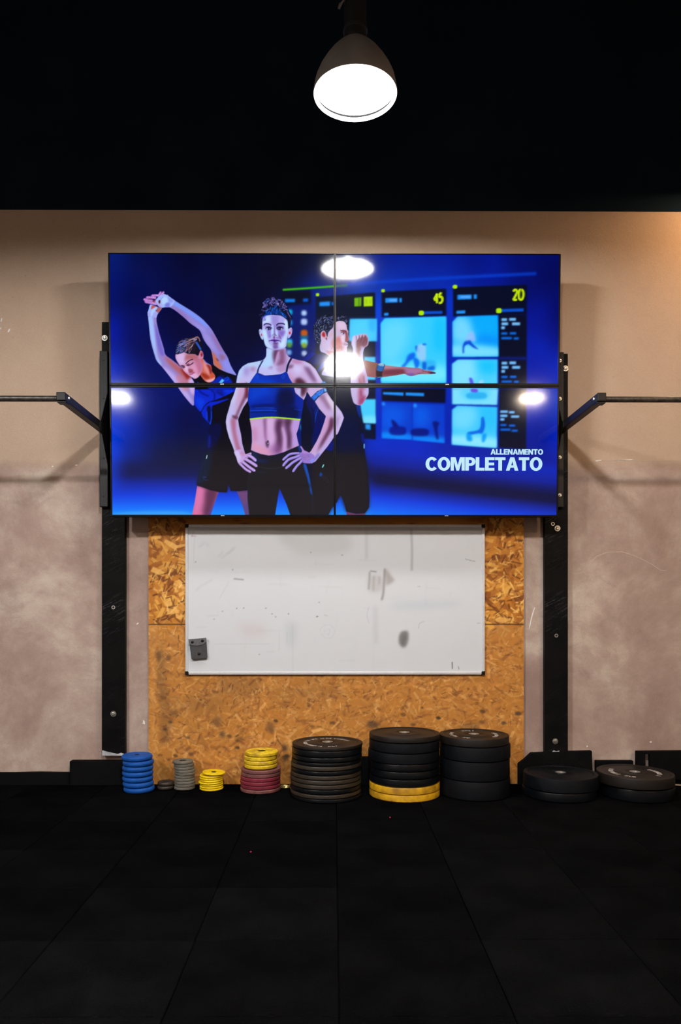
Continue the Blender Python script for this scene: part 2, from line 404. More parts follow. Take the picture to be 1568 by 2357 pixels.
    panel(L(105, 172, 1448, 128, 1438, 660, 105, 690), dk)
    panel(L(925, 660, 1440, 660, 1430, 1985, 925, 1985), dk)
    panel(O(1225, 60, 1490, 60, 1488, 645, 1222, 630), (2, 10, 36))
    panel(L(930, 1415, 1440, 1415, 1440, 1470, 930, 1470), (0, 22, 110), 2)
    # columns of tiles (pale cyan) with softer gradients inside
    def tile(p, base, lights=()):
        c.fill(p, base, 1, 1.7, smooth=False)
        m = c.full(p, False, 1.5)
        for q, col, bl, al in lights: c.fill(q, col, al, bl, m)
    tile(F(1060, 215, 1640, 215, 1640, 690, 1040, 690), (60, 190, 255), [([(812, 735), (862, 735), (862, 775), (830, 790), (808, 770)], (80, 215, 255), 8, .8), ([(850, 735), (864, 735), (864, 760), (850, 760)], (40, 170, 255), 4, .6)])
    tile([(838, 820), (864, 820), (864, 873), (838, 873)], (70, 200, 255))
    tile([(824, 917), (864, 917), (864, 973), (836, 972)], (70, 205, 255), [([(832, 958), (866, 958), (866, 976), (832, 976)], (130, 230, 255), 4, .8)])
    tile(K(215, 765, 1375, 735, 1375, 1990, 140, 2000, 140, 850), (52, 200, 255), [])
    tile([(886, 733), (1027, 729), (1026, 878), (877, 877), (877, 745)], (52, 203, 255),
         [([(880, 745), (940, 740), (935, 800), (900, 840), (878, 830)], (110, 220, 255), 12, .8), ([(1000, 735), (1026, 735), (1026, 800), (1000, 800)], (0, 190, 255), 8, .6),
          ([(930, 836), (1026, 842), (1026, 878), (877, 878), (880, 845)], (120, 235, 255), 9, .9)])
    tile(L(185, 695, 915, 670, 920, 1410, 95, 1415, 95, 790), (0, 165, 255),
         [(L(100, 700, 380, 720, 500, 1000, 480, 1160, 100, 1150), (125, 220, 255), 9, .9), (L(520, 700, 910, 700, 910, 1050, 560, 1000), (0, 172, 255), 8, .8),
          (L(560, 1040, 910, 1060, 910, 1180, 540, 1180), (0, 140, 255), 8, .8), (L(95, 1190, 920, 1250, 920, 1420, 95, 1420), (125, 225, 255), 6, .95)])
    tile(L(185, 1465, 905, 1460, 905, 2000, 85, 2000, 85, 1540), (80, 210, 255), [(L(90, 1500, 500, 1480, 450, 1990, 90, 1990), (140, 228, 255), 10, .8), (L(560, 1470, 900, 1470, 880, 1700, 600, 1700), (0, 190, 255), 9, .7)])
    tile(O(765, 60, 1215, 60, 1205, 215, 765, 208), (125, 225, 255), [(O(860, 60, 1120, 60, 1100, 160, 900, 160), (60, 200, 255), 5, .5)])
    tile(O(815, 222, 1205, 235, 1200, 635, 760, 602, 765, 260), (60, 200, 255), [(O(780, 240, 1000, 250, 950, 440, 770, 430), (130, 225, 255), 9, .7), (O(1040, 240, 1200, 240, 1200, 420, 1100, 420), (30, 190, 255), 8, .6), (O(765, 510, 1205, 540, 1200, 640, 765, 600), (150, 235, 255), 6, .9)])
    tile(O(80, 190, 370, 200, 370, 555, 75, 540), (0, 60, 205), [(O(90, 230, 300, 260, 250, 420, 80, 450), (0, 90, 235), 9, .8), (O(70, 480, 370, 510, 370, 560, 70, 545), (0, 150, 255), 5, .9)])
    tile(O(380, 200, 690, 215, 690, 588, 375, 558), (0, 58, 205), [(O(390, 240, 540, 250, 520, 420, 390, 420), (0, 95, 238), 9, .8), (O(375, 515, 690, 540, 690, 590, 375, 560), (0, 150, 255), 5, .9)])
    for q in (O(80, 190, 105, 190, 105, 220, 80, 215), O(388, 205, 416, 205, 416, 238, 388, 235)): c.fill(q, (40, 150, 255), .9, 2)
    # tiny blurred athletes on the tiles
    def bl(p, col, b=1.6, a=.9): c.fill(p, col, a, b)
    bl(J(1040, 500, 1120, 460, 1150, 490, 1130, 550, 1060, 590, 980, 680, 940, 670, 1000, 600), (0, 90, 235), 2.2)
    bl(J(1120, 540, 1200, 570, 1210, 640, 1180, 690, 1150, 690), (0, 100, 240), 2)
    bl(J(1150, 370, 1180, 360, 1220, 430, 1200, 460, 1160, 430), (0, 80, 225), 1.6)
    bl(J(1190, 350, 1290, 340, 1310, 420, 1300, 580, 1240, 590, 1170, 500), (150, 205, 250), 2)
    bl(J(1260, 325, 1310, 325, 1310, 350, 1265, 350), (20, 110, 240), 1.3)
    bl(J(1260, 610, 1310, 610, 1310, 710, 1260, 710), (0, 60, 200), 2); bl(J(1340, 680, 1430, 660, 1430, 720, 1340, 720), (0, 70, 205), 2)
    bl(J(1240, 590, 1440, 590, 1440, 720, 1240, 720), (0, 130, 240), 3, .4)
    bl(L(340, 1120, 420, 1110, 440, 1160, 520, 1240, 560, 1280, 470, 1250, 380, 1190, 310, 1230, 300, 1340, 275, 1340, 280, 1200), (0, 62, 210), 1.5)
    bl(L(380, 1000, 460, 960, 510, 1130, 400, 1120, 330, 1130), (150, 190, 255), 2, .8)
    bl(L(390, 1800, 440, 1800, 470, 1890, 420, 1905), (80, 60, 240), 1.5); bl(L(590, 1840, 640, 1830, 640, 1900, 560, 1900), (180, 220, 250), 1.6, .7)
    bl(O(950, 60, 1010, 60, 1010, 95, 955, 90), (110, 60, 230), 1.5); bl(O(920, 100, 1080, 95, 1090, 150, 920, 150), (30, 170, 240), 2, .8)
    bl(O(1050, 340, 1075, 340, 1085, 420, 1060, 490, 1020, 490, 930, 505, 920, 480, 1030, 450), (0, 90, 225), 1.6)
    bl(O(905, 500, 940, 490, 960, 560, 910, 560), (0, 150, 245), 2); bl(O(1060, 500, 1100, 500, 1080, 570, 1055, 570), (0, 150, 245), 2)
    bl(O(170, 360, 200, 370, 240, 420, 230, 450, 190, 430), (0, 10, 110), 2); bl(O(165, 430, 300, 430, 300, 500, 165, 500), (0, 20, 140), 2)
    bl(O(375, 450, 520, 450, 520, 510, 375, 510), (0, 14, 120), 2); bl(O(575, 380, 635, 385, 620, 450, 630, 540, 610, 545, 590, 460), (0, 14, 115), 2)
    # blurred captions and digits
    cap = (30, 150, 255)
    def bar(p, col=cap, b=1.3, a=.95): c.fill(p, col, a, b, smooth=False)
    bar(K(225, 380, 460, 375, 460, 465, 225, 470)); bar(K(490, 380, 540, 378, 540, 462, 490, 462)); bar(K(200, 660, 285, 655, 285, 710, 200, 715))
    bar(K(300, 405, 440, 400, 440, 440, 300, 440), (120, 180, 255), 1.2, .7)
    bar(K(940, 630, 1310, 622, 1310, 680, 940, 688), (0, 80, 215))
    bar(L(185, 305, 440, 300, 440, 385, 185, 392)); bar(L(480, 298, 535, 298, 535, 380, 480, 380)); bar(L(165, 590, 325, 582, 325, 640, 165, 645))
    bar(L(240, 330, 420, 325, 420, 360, 240, 360), (120, 180, 255), 1.2, .7)
    bar(L(975, 560, 1380, 548, 1380, 605, 975, 615), (0, 80, 215))
    wh = (120, 195, 255)
    for y0 in (0, 778):
        for (x, y, w) in ((980, 750, 100), (1120, 745, 120), (980, 825, 120), (1170, 825, 145), (975, 895, 65)):
            bar(L(x, y0 + y - 27, x + w, y0 + y - 27, x + w, y0 + y + 27, x, y0 + y + 27), wh, 1.3)
        for (x, y, w) in ((975, 998, 110), (1130, 995, 115), (975, 1080, 190), (1200, 1085, 90)):
            bar(L(x, y0 + y - 22, x + w, y0 + y - 22, x + w, y0 + y + 22, x, y0 + y + 22), (0, 110, 230), 1.5)
    for (x, y, w) in ((1235, 280, 75), (1320, 285, 55), (1235, 320, 70), (1340, 328, 80), (1235, 355, 40)):
        bar(O(x, y - 13, x + w, y - 13, x + w, y + 13, x, y + 13), wh, 1.3)
    for (x, y, w) in ((1235, 410, 60), (1320, 415, 60), (1235, 455, 100), (1345, 465, 60)):
        bar(O(x, y - 11, x + w, y - 11, x + w, y + 11, x, y + 11), (0, 100, 225), 1.5)
    bar(O(90, 88, 290, 92, 290, 125, 90, 112), cap, 1.4); bar(O(310, 92, 490, 98, 490, 130, 310, 122), cap, 1.4)
    bar(M(165, 300, 310, 298, 310, 345, 165, 350), (0, 130, 240), 1.6); bar(M(425, 295, 500, 292, 500, 338, 425, 342), (0, 100, 225), 1.8)
    bar(M(660, 345, 815, 335, 815, 400, 660, 405), cap, 1.6); bar(M(835, 345, 870, 343, 870, 390, 835, 392), (0, 110, 230), 1.6)
    bar([(840, 974), (852, 975), (852, 988), (840, 986)], (40, 160, 255), 1.8)
    gy = (200, 235, 0)
    c.line([(651, 667), (700, 664), (770, 659)], 4.5, (70, 190, 10), .95, 1.2); c.line([(770, 659), (800, 657)], 5, (90, 170, 60), .6, 2)
    for p, r in ((K(183, 243), 3.4), (K(1548, 172), 3.4), (M(635, 240), 3.2), (K(908, 662), 5), (L(933, 590), 5.2), (L(143, 162), 3.8)):
        x, y = p[0]; c.fill([(x - r, y - r * .9), (x + r, y - r * .9), (x + r, y + r * .9), (x - r, y + r * .9)], (175, 230, 0), 1, .9)
    bar(M(1165, 285, 1270, 278, 1265, 405, 1165, 410), (120, 190, 0), 1.2); bar(M(1225, 280, 1240, 280, 1240, 408, 1225, 408), (30, 60, 10), 1.2, .5)
    bar(M(1300, 270, 1430, 265, 1430, 405, 1300, 410), (185, 235, 0), 1.2); bar(M(1330, 310, 1345, 310, 1345, 370, 1330, 370), (120, 170, 0), 1.2, .5); bar(M(1390, 310, 1402, 310, 1402, 370, 1390, 370), (120, 170, 0), 1.2, .5)
    # 45 and 20
    gw = dict(w=5.2, col=gy, blur=.9)
    def gl(p, **k): c.line(p, gw['w'], gy, 1, .9, smooth=k.get('s', False))
    gl(K(1215, 300, 1150, 410)); gl(K(1150, 415, 1225, 415)); gl(K(1205, 300, 1208, 480))
    gl(K(1300, 295, 1255, 295)); gl(K(1258, 295, 1252, 375)); gl(K(1250, 370, 1290, 355, 1312, 410, 1285, 470, 1240, 470), s=True)
    gl(L(1195, 250, 1225, 215, 1262, 240, 1250, 295, 1195, 395), s=True); gl(L(1190, 398, 1265, 396))
    gl(L(1335, 212, 1372, 245, 1376, 330, 1345, 395, 1300, 370, 1295, 280, 1310, 225, 1335, 212), s=True)
    # small icon lights behind the central figure
    for (x, y, r, col) in ((700, 720, 5, (185, 215, 255)), (700, 740, 6, (190, 210, 255)), (700, 766, 6.5, (205, 90, 10)), (700, 786, 6.5, (120, 225, 255)), (700, 794, 5, (140, 170, 40)), (700, 812, 5, (190, 200, 230)),
                           (667, 718, 5, (0, 190, 240)), (667, 742, 5, (0, 150, 225)), (666, 786, 5.5, (60, 190, 250)), (666, 793, 5, (90, 150, 60)), (665, 810, 5, (120, 170, 230)),
                           (700, 936, 4.5, (120, 130, 250)), (699, 962, 6, (0, 190, 250)), (699, 982, 6.5, (20, 200, 250))):
        c.fill([(x - r, y - r), (x + r, y - r), (x + r, y + r), (x - r, y + r)], col, .95, 2.2)
    c.fill([(692, 772), (708, 772), (708, 778), (692, 778)], (0, 120, 170), .7, 2)
    # ---- the man at the back (shirt, arms, head)
    shirt = F(60, 1090, 110, 1000, 190, 925, 330, 895, 435, 888, 560, 955, 640, 1010, 740, 1045, 900, 1060, 1110, 1080, 1110, 1500, 1220, 1560, 1220, 1760, 1200, 2040, 700, 2120, 300, 2120, 100, 1800)
    c.fill(shirt, (2, 6, 36), 1, .5, smooth=False)
    c.fill(H(-60, 60, 300, 60, 560, 100, 870, 100, 905, 400, 925, 520, 965, 620, 1005, 740, 1035, 900, 1048, 1060, 1060, 1250, 1085, 1420, 1110, 1620, 1125, 1820, 1132, 2020, 1125, 2180, 1090, 2235, 1050, 2290, 900, 2300, 725, 2260, 700, 2150, 660, 2030, 622, 1962, 570, 2080, 470, 2200, 400, 2330, -60, 2330), (3, 8, 36), 1, .5, smooth=False)
    c.fill(H(150, 1180, 1050, 1250, 1110, 1620, 1132, 2020, 1120, 2190, 1050, 2288, 725, 2260, 622, 1965, 400, 2325, 100, 2330), (21, 19, 24), .9, 4, smooth=False)
    c.fill(H(560, 560, 900, 560, 960, 800, 1000, 1100, 560, 1150), (1, 12, 58), .8, 8)
    c.fill(H(910, 395, 980, 390, 985, 560, 975, 610, 930, 520), (0, 40, 140), .9, .8); c.fill(H(985, 900, 1030, 900, 1045, 1050, 1010, 1040), (0, 24, 140), .8, 1.5)
    c.fill(H(1035, 1070, 1052, 1070, 1050, 1145, 1035, 1140), (120, 200, 255), .9, .5)
    for a, b in ((F(70, 1080, 130, 1000, 200, 930, 300, 905, 330, 960, 250, 1040, 180, 1100), (0, 22, 150)), (F(200, 1090, 300, 1010, 420, 950, 560, 985, 560, 1060, 430, 1180, 300, 1180), (0, 16, 110)), (F(380, 1310, 440, 1180, 560, 1080, 570, 1110, 480, 1230, 400, 1330), (0, 60, 190))): c.fill(a, b, .95, 1.2)
    c.line(F(180, 1100, 280, 1010, 430, 930), 1.2, (2, 4, 40), .8, .5)
    c.fill(D(1050, 700, 1120, 760, 1190, 830, 1230, 930, 1310, 1010, 1290, 1120, 1250, 1210, 1140, 1210, 1120, 1000, 1060, 850), (0, 10, 84), 1, 1)
    for p in (D(1210, 860, 1180, 960, 1170, 1060), D(1170, 850, 1130, 920)): c.line(p, 2.4, (0, 80, 215), .8, .8, taper=True)
    c.fill(H(60, 200, 130, 260, 190, 330, 250, 470, 370, 590, 340, 720, 280, 880, 200, 1040, 140, 1110, 130, 900, 155, 650, 110, 450), (0, 12, 92), .9, 1)
    for p in (H(200, 360, 145, 440), H(245, 440, 200, 560, 180, 700), H(215, 420, 165, 560)): c.line(p, 2, (0, 90, 215), .75, .7, taper=True)
    c.line(H(130, 420, 165, 640, 135, 900), 3, (0, 3, 30), .8, 1)
    c.fill(H(500, 1010, 490, 1180, 360, 1160, 400, 1110), (0, 20, 130), .8, 1)
    c.fill(H(300, 1480, 325, 1425, 342, 1432, 318, 1485), (130, 235, 240), 1, .4, smooth=False)
    c.fill(H(255, 1620, 275, 1565, 310, 1600, 280, 1640), (0, 70, 180), .8, .6); c.line(H(300, 1600, 440, 1730, 420, 1755, 290, 1640), 1, (60, 60, 80), .6, .4, smooth=False)
    c.fill(H(725, 2262, 900, 2298, 1055, 2290, 1050, 2330, 735, 2330), (110, 52, 92), 1, .6, smooth=False)
    # bare upper arm, pale
    arm = F(460, 1390, 480, 1320, 560, 1220, 660, 1120, 740, 1050, 860, 1060, 1110, 1100, 1110, 1400, 900, 1430, 740, 1440, 600, 1425, 500, 1405)
    c.fill(arm, (175, 165, 215), 1, .5); m = c.full(arm)
    c.fill(F(700, 1080, 1110, 1090, 1110, 1250, 700, 1250), (210, 205, 235), .8, 4, m)
    # far horizontal forearm with armband and flat hand
    fa = J(370, 592, 480, 596, 590, 620, 690, 650, 800, 662, 900, 675, 1000, 676, 1080, 686, 1200, 692, 1260, 715, 1330, 728, 1400, 742, 1455, 762, 1440, 778, 1340, 782, 1240, 782, 1180, 790, 1130, 805, 1080, 812, 1030, 800, 980, 780, 860, 800, 720, 820, 600, 830, 500, 828, 420, 815, 380, 800)
    c.fill(fa, (150, 88, 88), 1, .45); m = c.full(fa)
    c.fill(J(370, 600, 560, 610, 560, 700, 380, 700), (140, 84, 60), .7, 3, m); c.fill(J(660, 655, 1000, 680, 1000, 720, 660, 700), (205, 150, 175), .8, 3, m)
    c.fill(J(660, 730, 900, 700, 1030, 720, 1020, 770, 660, 800), (110, 42, 62), .8, 3, m); c.fill(J(380, 760, 560, 770, 560, 830, 400, 830), (150, 80, 80), .7, 3, m)
    c.fill(J(1000, 690, 1240, 700, 1250, 760, 1100, 790, 1010, 770), (172, 118, 170), .9, 3, m); c.fill(J(1030, 780, 1120, 770, 1120, 810, 1040, 812), (100, 80, 200), .7, 2, m)
    for p in (J(1250, 720, 1330, 745, 1385, 765), J(1260, 745, 1350, 765), J(1180, 770, 1240, 772)): c.line(p, 1.1, (80, 30, 70), .7, .4)
    for p in (J(1270, 725, 1340, 740), J(1270, 755, 1340, 770)): c.line(p, 1.3, (215, 170, 215), .7, .5)
    c.fill(J(1380, 752, 1455, 758, 1440, 778, 1370, 778), (24, 20, 80), .8, .8, m)
    c.fill(J(560, 700, 590, 625, 680, 632, 688, 660, 650, 760, 645, 830, 565, 830), (40, 20, 26), 1, .5); c.fill(J(568, 700, 585, 640, 680, 650, 655, 738, 575, 728), (30, 100, 180), 1, .5)
    c.fill(J(590, 632, 640, 620, 680, 640, 670, 662, 600, 650), (170, 215, 235), 1, .5); c.line(J(575, 700, 600, 640, 685, 650, 655, 735), .9, (10, 20, 50), .8, .3, smooth=False); c.line(J(570, 832, 655, 826), 2.2, (90, 150, 210), .9, .5)
    # neck and head of the man in profile
    nk = F(440, 700, 560, 700, 780, 780, 790, 900, 860, 950, 900, 1070, 740, 1050, 640, 1005, 540, 945, 432, 885)
    c.fill(nk, (190, 178, 220), 1, .5); m = c.full(nk)
    c.fill(F(560, 880, 660, 920, 740, 900, 760, 1040, 690, 1030, 620, 990), (165, 70, 70), .9, 2.4, m); c.fill(F(640, 820, 760, 860, 760, 930, 660, 940), (140, 60, 66), .8, 2, m)
    c.fill(F(860, 960, 890, 1070, 800, 1060), (190, 205, 225), .8, 2, m)
    face = F(440, 560, 470, 470, 560, 420, 700, 330, 760, 280, 800, 262, 900, 262, 960, 290, 995, 360, 1005, 430, 1030, 480, 1025, 540, 1040, 600, 1055, 650, 1000, 690, 1000, 705, 1025, 735, 1020, 775, 1015, 795, 1000, 820, 1000, 880, 985, 915, 940, 905, 900, 910, 840, 930, 780, 925, 700, 900, 600, 880, 480, 800)
    c.fill(face, (205, 180, 215), 1, .4); m = c.full(face)
    for p, col, b, a in ((F(800, 290, 960, 300, 990, 400, 960, 440, 820, 420), (225, 195, 225), 3, .8), (F(540, 640, 700, 600, 740, 800, 600, 820), (205, 190, 235), 3, .8),
                         (F(700, 640, 880, 600, 900, 760, 860, 900, 740, 900, 680, 800), (205, 110, 105), 3.2, .85), (F(790, 820, 900, 800, 960, 870, 880, 925, 780, 920), (165, 80, 88), 2.4, .8),
                         (F(860, 470, 960, 455, 1000, 480, 1020, 560, 1000, 690, 960, 680, 970, 600, 960, 520), (130, 40, 50), 1.5, .9), (F(1000, 560, 1050, 640, 1010, 690, 970, 680), (150, 60, 70), 1.2, .8),
                         (F(870, 580, 950, 570, 945, 690, 890, 700), (232, 205, 230), 1.6, .9), (F(920, 760, 1000, 800, 990, 910, 930, 890), (215, 180, 215), 1.8, .8),
                         (F(700, 300, 760, 290, 760, 400, 690, 400), (190, 150, 190), 2, .6), (F(600, 560, 690, 480, 720, 560, 640, 640), (205, 165, 195), 2.5, .6)): c.fill(p, col, a, b, m)
    c.line(F(860, 470, 920, 460, 985, 480), 1.6, (70, 16, 26), .9, .4, m); c.line(F(870, 515, 910, 495, 940, 520, 910, 545), 1.2, (40, 10, 40), .9, .4, m)
    c.fill(F(885, 515, 915, 508, 935, 530, 905, 540), (200, 205, 250), 1, .3, m); c.fill(F(915, 512, 930, 515, 928, 535, 915, 533), (20, 20, 60), 1, .3, m)
    c.line(F(930, 755, 975, 765, 1020, 752), 1, (70, 20, 50), .9, .35, m); c.line(F(965, 690, 1010, 690), 1, (80, 16, 30), .8, .4, m); c.line(F(930, 730, 1000, 735), 1.4, (130, 60, 90), .6, .5, m)
    for _ in range(110):
        x, y = rnd.uniform(640, 980), rnd.uniform(780, 925); q = F(x, y, x + rnd.uniform(-12, 12), y + 16); c.line(q, .6, (120, 40, 50), .45, .3, m)
    hair = F(280, 420, 300, 340, 350, 260, 420, 190, 500, 145, 620, 130, 740, 140, 830, 140, 890, 130, 970, 150, 1015, 230, 1025, 330, 1000, 380, 980, 300, 930, 260, 860, 250, 780, 275, 720, 320, 700, 400, 640, 460, 600, 520, 580, 600, 545, 500, 500, 465, 450, 500, 435, 600, 440, 720, 410, 780, 360, 700, 310, 600, 290, 500)
    c.fill(hair, (6, 10, 34), 1, .5); m = c.full(hair)
    for _ in range(760):
        x, y = rnd.uniform(285, 1000), rnd.uniform(140, 760)
        t = math.atan2(y - 420, x - 640) + math.pi / 2 + rnd.uniform(-.5, .5); l = rnd.uniform(14, 42)
        col = rnd.choice(((160, 190, 240), (100, 140, 225), (206, 212, 245), (50, 84, 170), (130, 125, 190)))
        c.line(F(x, y, x + math.cos(t) * l * .5 + 4, y + math.sin(t) * l * .5 + 6, x + math.cos(t) * l, y + math.sin(t) * l), .8, col, .75, .3, m, taper=True)
    ear = F(445, 560, 465, 495, 510, 468, 545, 500, 570, 590, 575, 660, 530, 630, 480, 600)
    c.fill(ear, (205, 165, 190), 1, .4); c.fill(F(470, 550, 490, 495, 525, 500, 540, 570, 520, 600, 485, 580), (175, 20, 40), 1, .9)
    c.fill(F(545, 620, 575, 610, 578, 665, 560, 650), (110, 30, 40), .8, .7)
    # raised fist and forearm
    fist = F(1095, 740, 1110, 640, 1125, 585, 1170, 560, 1240, 552, 1290, 535, 1390, 528, 1440, 570, 1462, 640, 1465, 700, 1440, 780, 1375, 830, 1345, 930, 1345, 1080, 1390, 1280, 1430, 1440, 1450, 1600, 1455, 1790, 1400, 1900, 1330, 2010, 1250, 2040, 1150, 2000, 1108, 1900, 1080, 1760, 1074, 1550, 1090, 1300, 1110, 1050, 1128, 860)
    c.fill(fist, (196, 178, 225), 1, .45); m = c.full(fist)
    for p, col, b, a in ((F(1190, 690, 1260, 620, 1340, 560, 1430, 600, 1440, 740, 1370, 810, 1300, 790, 1210, 820), (120, 62, 70), 2, .85), (F(1195, 780, 1290, 780, 1300, 900, 1280, 1080, 1220, 1060), (135, 82, 80), 2, .85),
                         (F(1230, 1450, 1330, 1350, 1400, 1500, 1400, 1700, 1260, 1640), (172, 96, 120), 3, .8), (F(1240, 1700, 1330, 1640, 1340, 1900, 1250, 2000), (170, 70, 110), 3, .8), (F(1330, 1850, 1400, 1850, 1330, 2010, 1230, 2030), (150, 40, 90), 3, .8),
                         (F(1110, 620, 1180, 580, 1180, 860, 1120, 860), (212, 206, 244), 2, .8), (F(1100, 1100, 1200, 1100, 1190, 1500, 1090, 1500), (214, 208, 246), 3, .7), (F(1280, 920, 1340, 880, 1340, 1100, 1390, 1350, 1330, 1200), (200, 196, 240), 2, .8), (F(1380, 1450, 1450, 1500, 1450, 1750, 1400, 1720), (190, 170, 235), 2, .8)): c.fill(p, col, a, b, m)
    for p in (F(1195, 570, 1200, 650), F(1265, 555, 1255, 640, 1220, 700), F(1330, 560, 1310, 640, 1275, 720), F(1395, 560, 1380, 660, 1330, 740), F(1430, 620, 1410, 720)): c.line(p, 1.2, (84, 44, 66), .75, .5, m)
    for p in (F(1225, 575, 1230, 640), F(1295, 555, 1290, 610), F(1360, 545, 1350, 600)): c.line(p, 2.2, (218, 190, 215), .8, .7, m)
    for p in (F(1260, 1480, 1280, 1580), F(1350, 1420, 1370, 1560), F(1290, 1720, 1300, 1850), F(1230, 880, 1250, 1060)): c.line(p, 1.6, (110, 40, 60), .6, .8, m)
    # ---- left woman: torso, shorts, legs
    blk = (4, 4, 18)
    c.fill(G(170, 1800, 360, 1860, 545, 1915, 475, 2100, 400, 2330, 75, 2330, 125, 2080), (190, 100, 150), 1, .5, smooth=False); m = c.full(G(170, 1800, 360, 1860, 545, 1915, 475, 2100, 400, 2330, 75, 2330, 125, 2080), False)
    c.fill(G(330, 1860, 540, 1900, 470, 2120, 400, 2330, 270, 2330, 300, 2100), (70, 30, 60), .8, 5, m); c.fill(G(160, 1850, 270, 1850, 230, 2150, 150, 2300, 100, 2300), (224, 120, 178), .8, 4, m); c.fill(G(90, 2240, 230, 2260, 220, 2330, 80, 2330), (230, 110, 160), .6, 4, m)
    c.fill(G(380, 2260, 470, 2100, 545, 1920, 500, 2080, 410, 2330, 380, 2330), (70, 60, 170), .7, 2, m)
    q = G(855, 1895, 1045, 1875, 1060, 2100, 1082, 2330, 1010, 2330, 950, 2120); c.fill(q, (88, 66, 128), 1, .5, smooth=False); m = c.full(q, False); c.fill(G(900, 1910, 1040, 1900, 1050, 2100, 980, 2100), (118, 66, 110), .7, 4, m)
    c.fill(G(130, 90, 1060, 90, 1120, 600, 1120, 1200, 1100, 1600, 1050, 1880, 900, 1900, 755, 1895, 712, 1765, 690, 1920, 560, 1915, 400, 1880, 158, 1790, 200, 1600, 260, 1400, 312, 1230, 340, 1180, 362, 1100, 380, 900, 375, 790, 400, 740, 330, 660, 230, 510, 118, 375), blk, 1, .5, smooth=False)
    c.fill(G(340, 1190, 1100, 1190, 1050, 1880, 760, 1890, 712, 1760, 690, 1915, 400, 1878, 165, 1785, 260, 1400), (12, 10, 20), .8, 3, smooth=False)
    c.fill(G(310, 1240, 420, 1230, 400, 1500, 330, 1700, 200, 1790, 170, 1770, 230, 1500), (2, 24, 56), .8, 4); c.fill(G(325, 1325, 340, 1262, 352, 1262, 338, 1330), (210, 235, 250), 1, .4, smooth=False)
    c.line(G(275, 1650, 330, 1650), 1.6, (30, 80, 140), .8, .5); c.line(G(275, 1655, 300, 1700, 380, 1700), 1.2, (30, 70, 120), .7, .4); c.line(G(300, 1330, 240, 1520, 200, 1760), 2, (0, 40, 100), .6, 1)
    c.fill(G(380, 760, 560, 700, 600, 850, 480, 1100, 360, 1160, 390, 900), (0, 8, 70), .8, 3); c.fill(G(375, 920, 400, 920, 405, 1050, 375, 1150, 365, 1100), (0, 30, 170), .8, 1.5)
    c.line(G(340, 1185, 480, 1170), 1.4, (0, 40, 120), .6, .6); c.line(G(350, 1215, 470, 1215), 1.4, (0, 30, 100), .5, .6)
    b1 = G(130, 0, 400, 40, 620, 20, 840, 60, 835, 140, 720, 200, 600, 255, 450, 312, 380, 330, 300, 400, 245, 500, 215, 495, 122, 375)
    c.fill(b1, (0, 36, 205), 1, .6, smooth=False); m = c.full(b1, False)
    for p in (G(210, 90, 240, 160, 380, 230), G(400, 95, 480, 180, 475, 300), G(520, 150, 640, 220)): c.line(p, 3.4, (0, 8, 96), .8, 1.5, m)
    c.fill(G(500, 95, 620, 100, 640, 200, 520, 180), (0, 16, 120), .6, 3, m); c.fill(G(640, 100, 820, 110, 700, 180), (0, 56, 235), .6, 2.5, m); c.fill(G(140, 260, 300, 300, 230, 470), (0, 70, 235), .6, 3, m)
    b2 = G(245, 515, 300, 410, 390, 335, 520, 318, 720, 272, 735, 280, 560, 355, 440, 395, 432, 480, 434, 600, 408, 738, 345, 670, 275, 590)
    c.fill(b2, (0, 34, 205), 1, .7, smooth=False); m = c.full(b2, False)
    c.fill(G(350, 420, 410, 420, 410, 640, 375, 690, 350, 560), (1, 4, 40), .9, 1.3, m); c.line(G(345, 500, 345, 640), 1.6, (20, 90, 240), .8, .7, m); c.line(G(425, 490, 425, 620, 400, 720), 1.6, (20, 90, 240), .8, .7, m)
    c.line(G(250, 500, 300, 400, 390, 330, 500, 300), .9, (0, 4, 40), .9, .3)
    # left arm (image left)
    la = [(341, 716), (341, 724), (343, 744), (346, 775), (350, 795), (356, 816), (361, 829), (378, 849), (405, 884), (426, 913), (444, 932), (446, 915), (447.5, 885), (440, 868), (425, 852), (410, 838), (395, 826), (381, 815), (377, 800), (372, 783), (366, 763), (361, 740), (360, 728), (352, 712)]
    c.fill(la, (150, 130, 205), 1, .5); m = c.full(la)
    for p, col, b, a in (([(340, 718), (350, 718), (354, 745), (358, 780), (362, 815), (372, 838), (364, 836), (352, 800), (345, 765)], (160, 195, 255), 2.2, .95), ([(357, 745), (364, 760), (372, 790), (378, 815), (370, 815), (362, 790)], (112, 100, 205), 2, .9),
                         ([(378, 818), (400, 832), (425, 852), (440, 870), (440, 890), (415, 862), (390, 838)], (180, 92, 96), 3, .9), ([(372, 842), (400, 860), (430, 900), (444, 930), (425, 912), (400, 880)], (188, 172, 240), 3, .95),
                         ([(415, 846), (436, 862), (437, 876), (428, 868)], (140, 26, 20), 2, .85), ([(432, 872), (447, 872), (446, 905), (438, 900)], (208, 178, 235), 2.4, .9), ([(405, 862), (420, 866), (432, 884), (428, 900), (412, 884)], (205, 120, 135), 3, .7)): c.fill(p, col, a, b, m)
    # right arm raised overhead
    ra = Q(-40, 160, 0, 190, 130, 283, 300, 388, 480, 500, 640, 620, 755, 735, 850, 850, 930, 990, 1010, 1140, 1090, 1280, 1165, 1400, 1210, 1530, 1270, 1650, 1337, 1762, 1230, 1742, 1100, 1692, 990, 1632, 890, 1555, 872, 1450, 855, 1345, 822, 1240, 740, 1130, 680, 1030, 642, 930, 600, 855, 520, 792, 420, 722, 300, 612, 180, 512, 80, 440, 0, 402, -60, 380)
    c.fill(ra, (140, 130, 215), 1, .5); m = c.full(ra)
